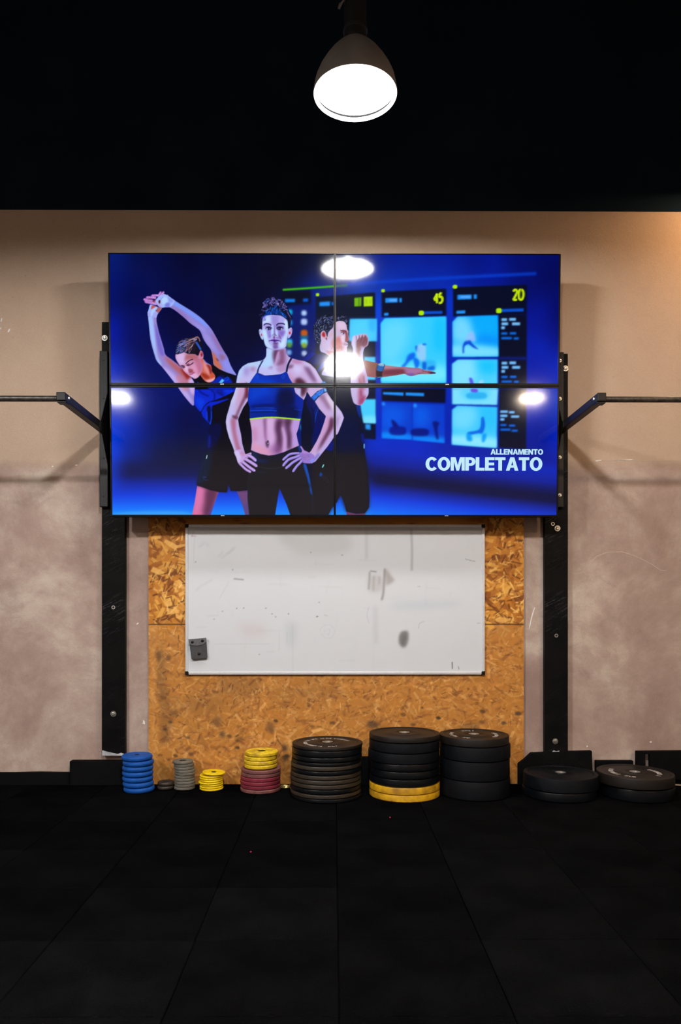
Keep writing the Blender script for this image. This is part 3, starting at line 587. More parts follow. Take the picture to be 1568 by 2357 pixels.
    for p, col, b, a in ((Q(0, 200, 300, 395, 640, 630, 790, 780, 740, 790, 560, 660, 300, 480, 0, 290), (118, 155, 255), 2.4, .95), (Q(0, 380, 180, 490, 420, 700, 560, 800, 420, 650, 200, 450), (150, 112, 175), 2.2, .85),
                         (Q(350, 600, 560, 740, 720, 830, 700, 900, 560, 810), (160, 150, 230), 3, .8), (Q(820, 900, 930, 1020, 1020, 1180, 1080, 1300, 1000, 1260, 920, 1120), (152, 100, 150), 3, .8), (Q(680, 900, 800, 1000, 900, 1180, 960, 1320, 860, 1240, 720, 1080), (165, 150, 225), 3, .7),
                         (Q(840, 1290, 920, 1360, 960, 1440, 1000, 1500, 1060, 1640, 980, 1620, 890, 1550), (205, 105, 70), 2, .9), (Q(930, 1410, 990, 1470, 960, 1470), (90, 30, 30), 1.2, .8), (Q(1000, 1350, 1100, 1360, 1110, 1450, 1040, 1470), (150, 95, 120), 2.5, .7),
                         (Q(1060, 1480, 1190, 1480, 1300, 1740, 1150, 1690), (140, 145, 240), 3, .8), (Q(1180, 1440, 1215, 1540, 1330, 1755, 1290, 1720), (120, 160, 255), 1.4, .8)): c.fill(p, col, a, b, m)
    # hands
    h1 = A(340, 530, 420, 540, 520, 580, 600, 610, 690, 640, 620, 740, 560, 830, 525, 920, 420, 900, 290, 880, 272, 800, 300, 660)
    c.fill(h1, (160, 165, 240), 1, .4); m = c.full(h1)
    c.fill(A(370, 660, 400, 560, 510, 580, 480, 610, 420, 660), (200, 80, 60), 1, .7, m); c.fill(A(560, 620, 680, 640, 600, 760, 540, 740), (170, 84, 84), .9, 1, m); c.fill(A(500, 690, 560, 680, 530, 730), (110, 40, 50), .8, .5, m)
    c.fill(A(380, 680, 520, 600, 540, 650, 430, 800, 400, 880, 350, 860), (175, 205, 255), .9, 1.2, m); c.fill(A(280, 700, 340, 560, 370, 560, 330, 760), (160, 190, 255), .9, 1, m)
    h2 = A(500, 400, 545, 345, 600, 280, 640, 240, 700, 190, 800, 220, 880, 260, 1000, 350, 1080, 420, 1000, 560, 900, 600, 800, 605, 700, 620, 620, 600, 560, 540, 500, 480)
    c.fill(h2, (160, 180, 250), 1, .4); m = c.full(h2)
    c.fill(A(720, 300, 860, 320, 880, 420, 760, 520, 690, 480), (178, 212, 255), .9, 1.6, m); c.fill(A(800, 500, 920, 470, 920, 590, 800, 600), (110, 110, 215), .8, 1.4, m); c.fill(A(880, 300, 1040, 400, 960, 480, 900, 420), (130, 140, 230), .7, 1.4, m)
    c.fill(A(600, 400, 650, 400, 640, 490, 600, 480), (90, 20, 20), .95, .5, m); c.fill(A(500, 500, 640, 540, 700, 610, 600, 590), (195, 150, 215), .8, 1, m); c.line(A(650, 380, 740, 290), 1, (110, 100, 200), .7, .5, m)
    for p, w in ((A(420, 420, 300, 400, 170, 370), 6.2), (A(520, 330, 400, 315, 250, 310), 5.8), (A(620, 260, 520, 250, 400, 258), 5), (A(540, 510, 400, 480, 300, 455, 205, 440), 6), (A(610, 240, 640, 190, 665, 155), 4.4), (A(690, 240, 720, 190, 750, 155), 4.6)):
        c.line(p, w, (188, 130, 214), 1, .6); c.line(p[:2], w * .6, (196, 160, 232), .7, .9)
        x, y = p[-1]; c.fill([(x - w * .42, y), (x, y - w * .4), (x + w * .42, y), (x, y + w * .4)], (195, 120, 205), 1, .5)
    for p in (A(500, 420, 360, 385, 250, 370), A(540, 360, 400, 345, 260, 340), A(490, 440, 380, 430, 270, 415)): c.line(p, .9, (150, 60, 110), .7, .4)
    c.fill(A(430, 420, 490, 400, 490, 450, 420, 440), (205, 80, 60), .8, .6)
    # tank top upper part
    tk = B(540, 1090, 620, 1050, 690, 985, 760, 1060, 850, 1150, 940, 1130, 1010, 1080, 1030, 990, 960, 900, 940, 760, 1010, 780, 1110, 860, 1280, 935, 1500, 1005, 1490, 1060, 1480, 1200, 1440, 1320, 570, 1320, 570, 1180)
    c.fill(tk, (3, 3, 12), 1, .5, smooth=False); m = c.full(tk, False)
    c.fill(B(1030, 1090, 1120, 1020, 1240, 1060, 1330, 1040, 1420, 1180, 1400, 1320, 900, 1320, 900, 1180), (0, 32, 190), .95, 1.5, m); c.fill(B(620, 1170, 640, 1150, 660, 1180), (0, 60, 220), .9, .6, m); c.fill(B(1150, 980, 1300, 1020, 1260, 1060, 1130, 1030), (0, 10, 80), .7, 2, m)
    c.fill(B(1110, 1170, 1180, 1080, 1235, 1120, 1170, 1185), (90, 190, 250), 1, .5, smooth=False); c.line(B(1225, 1095, 1300, 1045, 1330, 1090, 1260, 1120), 1.1, (0, 110, 230), .9, .4)
    # neck and head, tilted
    nk = B(700, 560, 760, 640, 820, 720, 920, 770, 950, 830, 960, 920, 1010, 980, 1028, 1050, 990, 1120, 900, 1160, 820, 1140, 760, 1090, 690, 990, 650, 900)
    c.fill(nk, (205, 105, 90), 1, .5); m = c.full(nk)
    for p, col, b, a in ((B(760, 700, 830, 760, 900, 920, 905, 1000, 850, 960, 780, 860), (230, 150, 150), 2, .8), (B(700, 960, 800, 960, 900, 1040, 880, 1080, 780, 1070), (150, 40, 16), 2, .85), (B(830, 760, 920, 790, 960, 920, 920, 980, 880, 850), (120, 20, 24), 1.6, .8),
                         (B(800, 1130, 920, 1090, 1020, 1050, 990, 1120, 900, 1160), (240, 175, 185), 1.4, .95), (B(950, 920, 1010, 980, 1000, 1050, 920, 1060), (205, 80, 40), 1.6, .8), (B(760, 640, 830, 720, 850, 760, 800, 720), (190, 160, 225), 1, .9)): c.fill(p, col, a, b, m)
    c.line(B(760, 640, 830, 715, 925, 775), 1.4, (150, 150, 240), .9, .5)
    hd = B(135, 560, 150, 520, 260, 505, 330, 480, 420, 520, 560, 520, 640, 560, 690, 450, 735, 460, 765, 540, 755, 620, 700, 640, 740, 760, 735, 880, 690, 985, 640, 1050, 570, 1078, 510, 1050, 440, 1005, 380, 960, 320, 900, 290, 850, 240, 790, 180, 700, 140, 620)
    c.fill(hd, (200, 140, 175), 1, .45); m = c.full(hd)
    for p, col, b, a in ((B(150, 530, 330, 510, 380, 600, 340, 740, 250, 770, 170, 670), (212, 182, 232), 2.6, .95), (B(380, 530, 620, 540, 640, 700, 540, 650, 400, 650, 340, 700), (172, 92, 100), 2.6, .85), (B(560, 640, 720, 640, 740, 860, 660, 960, 580, 900, 600, 760), (186, 104, 140), 2.6, .8),
                         (B(470, 780, 580, 780, 640, 900, 600, 1000, 520, 900), (222, 150, 190), 2.4, .8), (B(360, 780, 410, 800, 440, 930, 370, 920, 330, 860), (226, 180, 220), 1.4, .9), (B(420, 860, 520, 870, 530, 940, 450, 950), (150, 66, 86), 1.2, .85), (B(440, 980, 560, 960, 640, 1000, 600, 1070, 500, 1050), (222, 180, 222), 1.8, .85),
                         (B(380, 760, 440, 730, 440, 780, 380, 790), (130, 56, 90), 1, .8), (B(260, 790, 340, 790, 340, 830, 290, 830), (60, 30, 60), 1, .7), (B(690, 460, 735, 465, 760, 540, 720, 600, 690, 560), (196, 92, 120), 1, .9), (B(705, 520, 745, 500, 740, 570, 715, 570), (110, 26, 44), .8, .8)): c.fill(p, col, a, b, m)
    c.line(B(365, 745, 420, 690, 480, 655, 535, 640), 1.8, (30, 10, 24), .95, .4, m); c.line(B(390, 775, 450, 770, 500, 745, 540, 710), 2, (40, 12, 40), .9, .5, m); c.line(B(245, 785, 300, 780, 340, 800), 1.6, (40, 20, 50), .8, .4, m); c.line(B(300, 830, 345, 825), 1.5, (50, 20, 50), .8, .5, m)
    c.line(B(445, 985, 500, 970, 570, 930), 1.4, (150, 20, 70), .95, .4, m); c.line(B(470, 990, 540, 975), 1.4, (205, 110, 170), .8, .5, m); c.line(B(455, 930, 490, 920), 1, (90, 20, 40), .8, .4, m)
    hr = B(130, 500, 145, 430, 170, 330, 220, 250, 300, 200, 400, 165, 500, 150, 580, 125, 660, 140, 700, 230, 735, 280, 745, 360, 720, 430, 690, 450, 650, 560, 600, 530, 520, 520, 420, 510, 340, 480, 260, 505, 160, 530)
    c.fill(hr, (12, 8, 24), 1, .5); m = c.full(hr)
    for _ in range(260):
        x = rnd.uniform(135, 600); y = rnd.uniform(170, 520); l = rnd.uniform(40, 110)
        t = math.atan2(150 - y, 640 - x) + rnd.uniform(-.15, .15)
        col = rnd.choice(((90, 140, 240), (120, 150, 235), (150, 120, 165))) if x < 330 else rnd.choice(((170, 130, 150), (120, 80, 90), (200, 170, 190), (60, 34, 44)))
        if x + (y - 300) * .5 > 560: col = (30, 22, 40)
        c.line(B(x, y, x + math.cos(t) * l, y + math.sin(t) * l), .9, col, .7, .3, m, smooth=False)
    c.line(B(600, 250, 650, 330, 710, 430), 4.4, (40, 90, 205), .95, .6, m); c.line(B(560, 170, 620, 140, 670, 170, 690, 240), 2.6, (190, 140, 140), .8, .6, m); c.line(B(540, 190, 620, 200), 2, (150, 170, 235), .8, .5, m)
    # ---- central woman
    pants = E(360, 395, 480, 450, 580, 472, 700, 457, 850, 395, 957, 330, 985, 420, 1040, 570, 1080, 700, 1110, 850, 1130, 1000, 1142, 1250, 855, 1250, 800, 1085, 712, 885, 690, 1000, 650, 1250, 335, 1250, 312, 1000, 320, 740, 345, 560)
    c.fill(pants, (19, 18, 26), 1, .5, smooth=False); m = c.full(pants, False)
    c.fill(E(360, 400, 580, 475, 760, 440, 940, 350, 980, 420, 700, 520, 430, 500), (6, 14, 40), .8, 4, m); c.fill(E(400, 510, 560, 530, 540, 560, 400, 550), (0, 30, 84), .8, 2.5, m); c.fill(E(370, 410, 440, 440, 430, 560, 360, 540), (2, 34, 80), .7, 3, m)
    c.line(E(440, 610, 620, 635, 760, 610), 1.3, (60, 62, 74), .6, .8, m); c.line(E(420, 680, 540, 680), 3, (34, 42, 64), .6, 2, m)
    c.fill(E(1010, 590, 1050, 590, 1090, 760, 1120, 940, 1100, 940, 1060, 760), (0, 84, 205), .85, 1.3, m); c.line(E(1120, 940, 1140, 1230), 1.4, (34, 52, 92), .7, .8, m); c.fill(E(940, 340, 970, 340, 990, 420, 960, 420), (0, 60, 160), .8, 1.4, m)
    c.line(E(320, 700, 315, 1000, 335, 1230), 2, (30, 44, 74), .7, 1.2, m); c.fill(E(330, 820, 1400, 840, 1400, 870, 330, 850), (6, 6, 12), .5, 3, m)
    ab = E(345, 10, 600, 0, 975, 12, 952, 130, 925, 200, 940, 280, 957, 345, 850, 392, 760, 430, 650, 462, 580, 470, 480, 450, 400, 420, 358, 400, 372, 300, 370, 160)
    c.fill(ab, (196, 150, 200), 1, .5, smooth=False); m = c.full(ab, False)
    for p, col, b, a in ((E(350, 20, 520, 20, 530, 200, 500, 400, 400, 400, 370, 200), (206, 166, 216), 6, .8), (E(380, 150, 420, 120, 440, 250, 400, 300), (190, 120, 160), 4, .6), (E(370, 320, 540, 380, 640, 440, 560, 465, 420, 420), (222, 150, 180), 4, .7),
                         (E(515, 20, 560, 20, 550, 200, 560, 330, 530, 240, 520, 120), (120, 70, 120), 2.4, .75), (E(560, 20, 650, 20, 650, 160, 640, 330, 590, 400, 575, 200), (214, 176, 226), 3.4, .85),
                         (E(680, 20, 760, 20, 740, 140, 750, 250, 740, 400, 660, 430, 680, 260, 660, 130), (66, 30, 66), 4, .9), (E(770, 20, 880, 20, 850, 120, 870, 240, 860, 370, 810, 390, 800, 200), (60, 26, 62), 4, .85), (E(745, 130, 765, 130, 800, 260, 790, 420, 750, 420, 765, 260), (204, 164, 224), 2, .85),
                         (E(880, 30, 965, 30, 925, 180, 930, 270, 945, 340, 880, 360, 880, 200), (184, 152, 230), 3.4, .9), (E(600, 350, 720, 330, 740, 440, 620, 460), (150, 90, 160), 5, .6), (E(540, 300, 580, 300, 575, 370, 550, 360), (80, 40, 80), 1.6, .8)): c.fill(p, col, a, b, m)
    c.fill(E(563, 285, 578, 285, 578, 300, 563, 300), (20, 14, 30), 1, .5); c.fill(E(560, 315, 580, 315, 580, 335, 560, 335), (20, 14, 30), 1, .5); c.fill(E(566, 318, 576, 318, 576, 328, 566, 328), (230, 235, 250), 1, .4)
    # her right arm (image left)
    al = D(500, 60, 500, 130, 495, 175, 468, 215, 420, 235, 300, 258, 240, 270, 170, 310, 120, 370, 95, 450, 80, 540, 72, 620, 40, 715, 8, 785) + G(730, 450, 690, 580, 675, 680, 690, 800, 730, 950, 790, 1100, 850, 1270, 870, 1340, 1020, 1260, 1010, 1240, 960, 1060, 940, 900, 905, 750, 890, 640, 920, 560, 980, 430, 1060, 310, 1075, 200, 1090, 95) + D(300, 490, 370, 395, 480, 440, 700, 420, 775, 385, 770, 130, 770, 60)
    c.fill(al, (190, 184, 236), 1, .5, smooth=False); m = c.full(al, False)
    for p, col, b, a in ((D(500, 60, 590, 80, 600, 260, 520, 360, 420, 330, 400, 260, 480, 215), (176, 215, 255), 5, .95), (D(240, 275, 420, 240, 380, 300, 300, 320, 200, 330, 110, 500, 80, 600, 90, 440, 150, 330), (172, 215, 250), 4, .9), (D(190, 340, 260, 330, 250, 430, 200, 440), (150, 130, 210), 4, .7), (D(280, 330, 340, 320, 340, 370, 290, 380), (165, 120, 170), 3, .75),
                         (D(600, 90, 680, 70, 660, 180, 630, 300, 590, 200), (80, 36, 76), 3, .85), (D(680, 90, 760, 80, 770, 240, 720, 300, 640, 310, 680, 200), (120, 60, 100), 3, .8), (D(650, 130, 680, 110, 650, 250, 620, 310, 600, 310), (205, 160, 215), 1.6, .85), (D(520, 340, 580, 310, 580, 360), (120, 60, 110), 1.6, .7), (D(400, 330, 770, 320, 760, 400, 580, 435, 420, 410), (190, 190, 242), 4, .8), (D(640, 330, 770, 280, 770, 370, 680, 400), (170, 110, 165), 3, .6),
                         (D(80, 540, 180, 540, 120, 700, 60, 800, 20, 830, 40, 700), (200, 205, 240), 4, .85), (D(200, 560, 240, 560, 250, 720, 200, 740), (90, 10, 20), 2, .9), (D(205, 660, 235, 720, 150, 880, 90, 1010, 60, 1010, 130, 830), (104, 46, 70), 2.4, .85), (D(120, 560, 200, 560, 190, 700, 100, 880, 50, 980), (205, 150, 190), 3.4, .7),
                         (G(690, 620, 740, 620, 770, 900, 850, 1200, 860, 1290, 780, 1080, 700, 800), (205, 195, 240), 3, .9), (G(760, 640, 850, 640, 860, 850, 920, 1100, 980, 1230, 880, 1230, 800, 950), (172, 92, 124), 3, .85), (G(890, 650, 900, 760, 960, 1100, 1000, 1240, 930, 1090, 880, 850), (192, 150, 215), 2, .85), (G(790, 560, 890, 590, 870, 640, 800, 610), (90, 40, 66), 1.8, .8), (G(1060, 320, 980, 440, 900, 600, 950, 480, 1040, 280), (205, 165, 220), 1.4, .8)): c.fill(p, col, a, b, m)
    # her left arm (image right)
    ar = D(770, 60, 770, 130, 810, 180, 850, 200, 940, 225, 1030, 240, 1110, 280, 1180, 350, 1230, 440, 1290, 540, 1340, 650) + H(400, 170, 470, 280, 540, 370, 600, 440, 655, 515, 690, 608, 650, 720, 580, 890, 525, 925, 480, 1000, 400, 1112, 300, 1235, 190, 1372, 120, 1410, 20, 1330, 60, 1240, 110, 1190, 210, 1020, 280, 870, 340, 700, 372, 590) + D(1320, 1000, 1230, 900, 1170, 800, 1110, 735, 1060, 660, 1045, 720, 1015, 780, 900, 680, 830, 500, 780, 400, 775, 385)
    c.fill(ar, (198, 170, 220), 1, .5, smooth=False); m = c.full(ar, False)
    for p, col, b, a in ((D(860, 300, 960, 290, 1000, 380, 930, 420, 880, 380), (208, 200, 245), 4, .85), (D(860, 205, 1000, 240, 960, 280, 860, 260), (175, 110, 160), 3, .7), (D(1030, 300, 1100, 340, 1180, 480, 1190, 545, 1130, 500, 1050, 380), (104, 62, 110), 3.4, .85), (D(1100, 285, 1180, 355, 1290, 545, 1250, 540, 1150, 400), (205, 185, 230), 2.4, .85), (D(1050, 250, 1110, 290, 1080, 320, 1020, 290), (200, 200, 240), 3, .7),
                         (D(880, 510, 960, 470, 1050, 545, 1060, 640, 990, 740, 960, 640, 880, 560), (66, 22, 40), 3, .9), (D(800, 300, 870, 290, 860, 330, 800, 340), (95, 50, 90), 2.4, .7), (D(920, 640, 975, 620, 965, 720, 1010, 770, 1060, 670, 1040, 730, 1015, 780, 960, 740), (190, 190, 245), 1.6, .9), (D(800, 400, 880, 480, 920, 600, 850, 520), (200, 140, 180), 2.5, .7),
                         (H(220, 200, 330, 200, 420, 320, 470, 460, 400, 440, 330, 330), (125, 82, 115), 4, .75), (H(420, 220, 540, 380, 540, 520, 470, 420, 380, 260), (226, 215, 235), 3, .85), (H(570, 380, 650, 520, 685, 608, 580, 880, 575, 600), (204, 190, 238), 3, .9), (H(540, 640, 620, 560, 560, 760, 520, 760), (140, 100, 160), 4, .6),
                         (H(440, 620, 510, 620, 510, 760, 430, 900, 320, 1080, 240, 1180, 200, 1250, 290, 1020, 400, 800), (84, 36, 66), 3, .9), (H(375, 600, 430, 600, 390, 780, 280, 980, 150, 1200, 80, 1250, 200, 1050, 320, 800), (206, 150, 196), 3, .85), (H(520, 800, 525, 910, 400, 1100, 200, 1360, 130, 1400, 260, 1220, 420, 980), (186, 166, 232), 2, .9), (H(180, 1290, 240, 1230, 260, 1260, 150, 1390, 110, 1390), (110, 110, 205), 1.8, .75)): c.fill(p, col, a, b, m)
    c.fill(D(752, 70, 775, 60, 792, 190, 782, 300, 770, 330, 756, 300), (172, 140, 196), .75, 3)
    # armband
    c.fill(D(1118, 740, 1200, 660, 1290, 615, 1335, 620, 1345, 665, 1280, 690, 1220, 740, 1165, 805), (10, 26, 70), 1, .5, smooth=False); c.fill(D(1125, 742, 1205, 668, 1285, 625, 1300, 670, 1220, 725, 1160, 788), (30, 105, 225), 1, .6, smooth=False)
    c.fill(D(1295, 620, 1330, 625, 1335, 660, 1305, 665), (110, 180, 250), 1, .5, smooth=False); c.fill(D(1255, 550, 1300, 520, 1330, 560, 1280, 600), (90, 150, 220), 1, .6)
    for _ in range(26):
        x = rnd.uniform(1140, 1280); y = 700 - (x - 1200) * .55 + rnd.uniform(-34, 34); c.line(D(x, y, x + 22, y - 13), .8, (110, 180, 255), .6, .3, smooth=False)
    # sports top
    top = D(262, 545, 300, 490, 350, 420, 372, 392, 400, 418, 470, 438, 580, 442, 700, 420, 768, 388, 790, 402, 815, 470, 870, 560, 900, 680, 960, 735, 1012, 772, 1008, 850, 988, 960, 966, 1052, 820, 1036, 600, 1020, 420, 1026, 263, 1046, 265, 885, 240, 800, 248, 680)
    c.fill(top, (0, 38, 170), 1, .5, smooth=False); m = c.full(top, False)
    for p, col, b, a in ((D(280, 540, 380, 430, 560, 470, 640, 560, 620, 700, 480, 720, 330, 780, 260, 800), (0, 60, 205), 5, .9), (D(660, 640, 840, 600, 900, 720, 900, 840, 720, 900, 620, 870, 640, 760), (1, 8, 52), 6, .92), (D(300, 850, 560, 830, 640, 860, 500, 885, 300, 885), (0, 14, 84), 2.4, .8), (D(700, 440, 780, 400, 870, 570, 840, 600, 720, 560), (0, 40, 160), 4, .7),
                         (D(640, 900, 900, 860, 960, 960, 900, 1040, 640, 1020), (1, 10, 56), 4, .85), (D(270, 930, 620, 930, 620, 1020, 270, 1030), (0, 30, 140), 3, .7), (D(900, 740, 1000, 780, 990, 900, 920, 900), (0, 30, 150), 3, .8), (D(540, 560, 620, 560, 660, 680, 540, 680), (0, 40, 160), 5, .6)): c.fill(p, col, a, b, m)
    c.line(D(270, 930, 500, 922, 640, 930), 1.4, (20, 90, 220), .8, .5, m); c.line(D(270, 945, 600, 940), 1.6, (0, 8, 60), .8, .6, m); c.line(D(340, 890, 480, 882, 600, 890), 1.2, (30, 90, 220), .7, .6, m); c.line(D(880, 905, 985, 920), 1.2, (0, 80, 210), .7, .5, m)
    for i in range(13):
        for j in range(4):
            x = 400 + i * 26 + (j % 2) * 13; y = 448 + j * 17 + abs(i - 6) * -1.5; c.fill(D(x - 8, y, x, y - 5, x + 8, y, x, y + 5), (0, 8, 70), .65, .4, m, smooth=False)
    for p in (D(350, 470, 372, 420), D(380, 480, 385, 430), D(700, 470, 740, 420), D(720, 490, 760, 430)): c.line(p, 1.2, (30, 110, 235), .7, .5, m, smooth=False)
    c.line(D(455, 228, 420, 280, 385, 350, 372, 400), 2.4, (4, 16, 66), 1, .4); c.line(D(425, 235, 430, 270, 395, 340, 388, 395), 1.2, (10, 40, 110), .9, .4); c.line(D(848, 198, 800, 290, 778, 390), 4.2, (4, 12, 54), 1, .4)
    c.line(D(264, 1044, 420, 1026, 600, 1019, 820, 1036, 966, 1050), 2.9, (175, 240, 20), 1, .4)
    # face
    earl = C_(172, 1370, 178, 1300, 215, 1278, 270, 1300, 310, 1400, 325, 1520, 330, 1645, 285, 1652, 235, 1580, 195, 1470)
    earr = C_(1222, 1300, 1290, 1235, 1345, 1228, 1376, 1310, 1362, 1420, 1320, 1530, 1262, 1597, 1212, 1585)
    c.fill(earl, (178, 196, 244), 1, .45); c.fill(C_(240, 1470, 275, 1430, 285, 1510, 260, 1530), (190, 60, 80), .95, .6); c.fill(C_(190, 1340, 215, 1330, 200, 1420, 185, 1400), (150, 100, 130), .8, .5)
    c.fill(earr, (186, 180, 238), 1, .45); c.fill(C_(1255, 1390, 1290, 1360, 1320, 1410, 1300, 1470, 1255, 1450), (205, 40, 60), 1, .6); c.fill(C_(1320, 1270, 1360, 1280, 1355, 1370, 1335, 1360), (190, 110, 150), .8, .6)
    face = C_(250, 1040, 265, 880, 340, 810, 460, 785, 600, 765, 800, 772, 960, 792, 1100, 850, 1200, 940, 1230, 1100, 1232, 1280, 1215, 1500, 1185, 1680, 1165, 1800, 1150, 1900, 1060, 1975, 900, 2015, 750, 2030, 600, 2010, 480, 1945, 410, 1875, 365, 1760, 335, 1620, 295, 1420, 272, 1240)
    c.fill(face, (176, 172, 238), 1, .45); m = c.full(face)
    for p, col, b, a in ((C_(280, 960, 440, 840, 600, 820, 620, 1000, 560, 1060, 330, 1090), (196, 216, 255), 2.6, .95), (C_(640, 800, 900, 820, 900, 1000, 820, 1120, 700, 1150, 640, 1000), (150, 134, 214), 2.8, .85), (C_(900, 850, 1120, 920, 1200, 1100, 1050, 1080, 900, 1040), (176, 165, 236), 2.6, .85), (C_(1080, 980, 1200, 1000, 1215, 1300, 1170, 1500, 1130, 1300), (196, 230, 255), 2.2, 1.),
                         (C_(290, 1300, 440, 1330, 500, 1480, 480, 1650, 560, 1850, 700, 1950, 620, 2000, 480, 1920, 380, 1760, 330, 1560), (192, 228, 255), 2.8, 1.), (C_(1180, 1400, 1140, 1700, 1100, 1900, 940, 1960, 900, 1800, 1000, 1700, 1060, 1560, 1120, 1400), (196, 228, 255), 2.8, 1.),
                         (C_(460, 1320, 600, 1310, 620, 1420, 540, 1560, 500, 1560, 470, 1440), (138, 120, 212), 2, .85), (C_(860, 1330, 1060, 1330, 1120, 1390, 1040, 1530, 960, 1560, 880, 1420), (124, 96, 196), 2.4, .9), (C_(520, 1560, 600, 1440, 620, 1520, 560, 1600), (120, 100, 200), 1.4, .7), (C_(860, 1440, 960, 1580, 970, 1640, 900, 1560), (70, 24, 70), 1.2, .75),
                         (C_(630, 1180, 700, 1160, 715, 1350, 700, 1480, 740, 1540, 640, 1530, 610, 1440), (182, 216, 255), 1.6, .95), (C_(750, 1220, 800, 1220, 850, 1450, 840, 1540, 770, 1530, 745, 1400), (184, 214, 255), 1.6, .95), (C_(715, 1150, 750, 1150, 760, 1420, 735, 1470, 710, 1420), (128, 96, 186), 1.2, .85), (C_(700, 1440, 770, 1440, 750, 1520, 720, 1520), (120, 80, 150), 1, .8),
                         (C_(690, 1540, 740, 1540, 740, 1620, 700, 1620), (92, 34, 84), 1, .9), (C_(760, 1560, 920, 1560, 960, 1660, 860, 1640, 780, 1620), (140, 112, 200), 1.6, .75), (C_(690, 1760, 840, 1760, 850, 1830, 700, 1830), (80, 40, 100), 1.6, .85), (C_(690, 1850, 830, 1850, 850, 1960, 700, 1980), (100, 64, 140), 1.8, .8), (C_(480, 1950, 660, 2010, 900, 2010, 1060, 1980, 1080, 2040, 480, 2040), (134, 110, 190), 1.6, .7),
                         (C_(400, 1170, 480, 1150, 600, 1180, 620, 1290, 560, 1310, 440, 1260), (120, 90, 160), 1.4, .8), (C_(800, 1150, 960, 1140, 1060, 1200, 1050, 1270, 900, 1310, 810, 1290), (92, 62, 140), 1.6, .85)): c.fill(p, col, a, b, m)
    c.line(C_(350, 1145, 400, 1095, 480, 1085, 560, 1105, 615, 1145), 2.6, (30, 20, 78), .95, .5, m); c.line(C_(800, 1140, 860, 1090, 950, 1075, 1050, 1085, 1110, 1120), 2.6, (26, 16, 70), .95, .5, m)
    for cx, dx in ((530, -1), (925, 1)):
        c.fill(C_(cx - 110 if dx < 0 else cx - 90, 1268, cx - 40, 1205, cx + 40, 1205, cx + 90 if dx < 0 else cx + 120, 1262, cx + 20, 1305, cx - 50, 1305), (24, 14, 52), .95, .7, m)
        ex = cx - 65 if dx < 0 else cx + 65
        c.fill(C_(ex - 34, 1272, ex, 1245, ex + 32, 1272, ex, 1298), (200, 225, 255), .95, .45, m)
        ex = cx + 28 if dx < 0 else cx - 30
        c.fill(C_(ex - 18, 1262, ex, 1242, ex + 18, 1262, ex, 1284), (140, 150, 245), .9, .4, m)
        c.line(C_(cx - 130, 1270, cx - 50, 1195, cx + 50, 1190, cx + 130, 1260), 1.1, (36, 36, 110), .8, .4, m)
        c.line(C_(cx - 110, 1180, cx, 1150, cx + 100, 1175), 1, (196, 206, 250), .6, .5, m)
    c.line(C_(650, 1495, 690, 1490), 1.3, (40, 40, 90), .9, .4, m); c.line(C_(760, 1490, 810, 1505), 1.5, (40, 40, 90), .9, .4, m)
    c.fill(C_(590, 1685, 660, 1640, 715, 1650, 740, 1640, 830, 1660, 905, 1690, 800, 1720, 740, 1755, 680, 1720), (104, 60, 186), .95, .6, m); c.line(C_(530, 1700, 620, 1688, 720, 1694, 860, 1690, 950, 1715), 1.3, (34, 6, 70), .95, .4, m); c.line(C_(720, 1640, 735, 1740), 2.6, (56, 10, 84), .7, .9, m)
    c.line(C_(535, 1735, 540, 1690), 1.4, (80, 70, 170), .7, .5, m); c.line(C_(955, 1690, 960, 1770), 1.4, (90, 70, 170), .7, .6, m)
    hair = C_(252, 1250, 232, 1120, 230, 1000, 245, 870, 215, 820, 165, 775, 270, 715, 262, 600, 300, 480, 335, 420, 308, 330, 390, 265, 440, 200, 520, 160, 590, 126, 700, 125, 800, 165, 885, 212, 970, 232, 1062, 305, 1130, 400, 1205, 480, 1245, 575, 1320, 740, 1395, 885, 1335, 930, 1325, 1040, 1300, 1190, 1240, 1270, 1215, 1050, 1180, 950, 1060, 850, 950, 795, 800, 775, 600, 762, 450, 790, 340, 850, 300, 960, 288, 1270)
    c.fill(hair, (5, 10, 46), 1, .5); m = c.full(hair)
    for _ in range(260):   # bun curls
        x, y = rnd.uniform(300, 1230), rnd.uniform(140, 640)
        if y > 420 and 480 < x < 950: continue
        r = rnd.uniform(18, 52); t0 = rnd.uniform(0, 6.28); n = rnd.uniform(1.6, 3.2)
        pts = [v for k in range(5) for v in (x + r * math.cos(t0 + n * k / 4), y + r * .8 * math.sin(t0 + n * k / 4))]
        col = rnd.choice(((140, 130, 215), (110, 105, 205), (170, 150, 220), (60, 80, 190), (150, 110, 175))) if x > 560 or y > 300 else rnd.choice(((60, 110, 225), (120, 130, 220), (40, 70, 180)))
        c.line(C_(*pts), 1.0, col, .85, .3, m, taper=True)
    for _ in range(90):    # swept-back front
        x = rnd.uniform(300, 1180); u = (x - 740) / 440; y = 770 + 150 * u * u - rnd.uniform(0, 40)
        col = rnd.choice(((0, 100, 235), (20, 70, 200), (0, 130, 250), (4, 20, 90), (2, 10, 60)))
        l = rnd.uniform(60, 260) * (1 - .4 * abs(u)); c.line(C_(x, y, x - u * l * .25, y - l * .55, x - u * l * .7, y - l), rnd.uniform(.8, 1.8), col, .8, .4, m, taper=True)
    for x, y in ((560, 540), (640, 560), (720, 520), (800, 600), (900, 590), (430, 640), (780, 460)): c.line(C_(x, y + 70, x + 20, y, x + 50, y - 60), 2.6, (0, 110, 240), .75, .7, m, taper=True)
    for p in (C_(1180, 640, 1240, 740, 1330, 890), C_(1200, 600, 1290, 700), C_(170, 775, 290, 730), C_(240, 900, 250, 1100), C_(1310, 900, 1330, 1030)): c.line(p, 1.3, (170, 160, 235), .85, .4, taper=True)
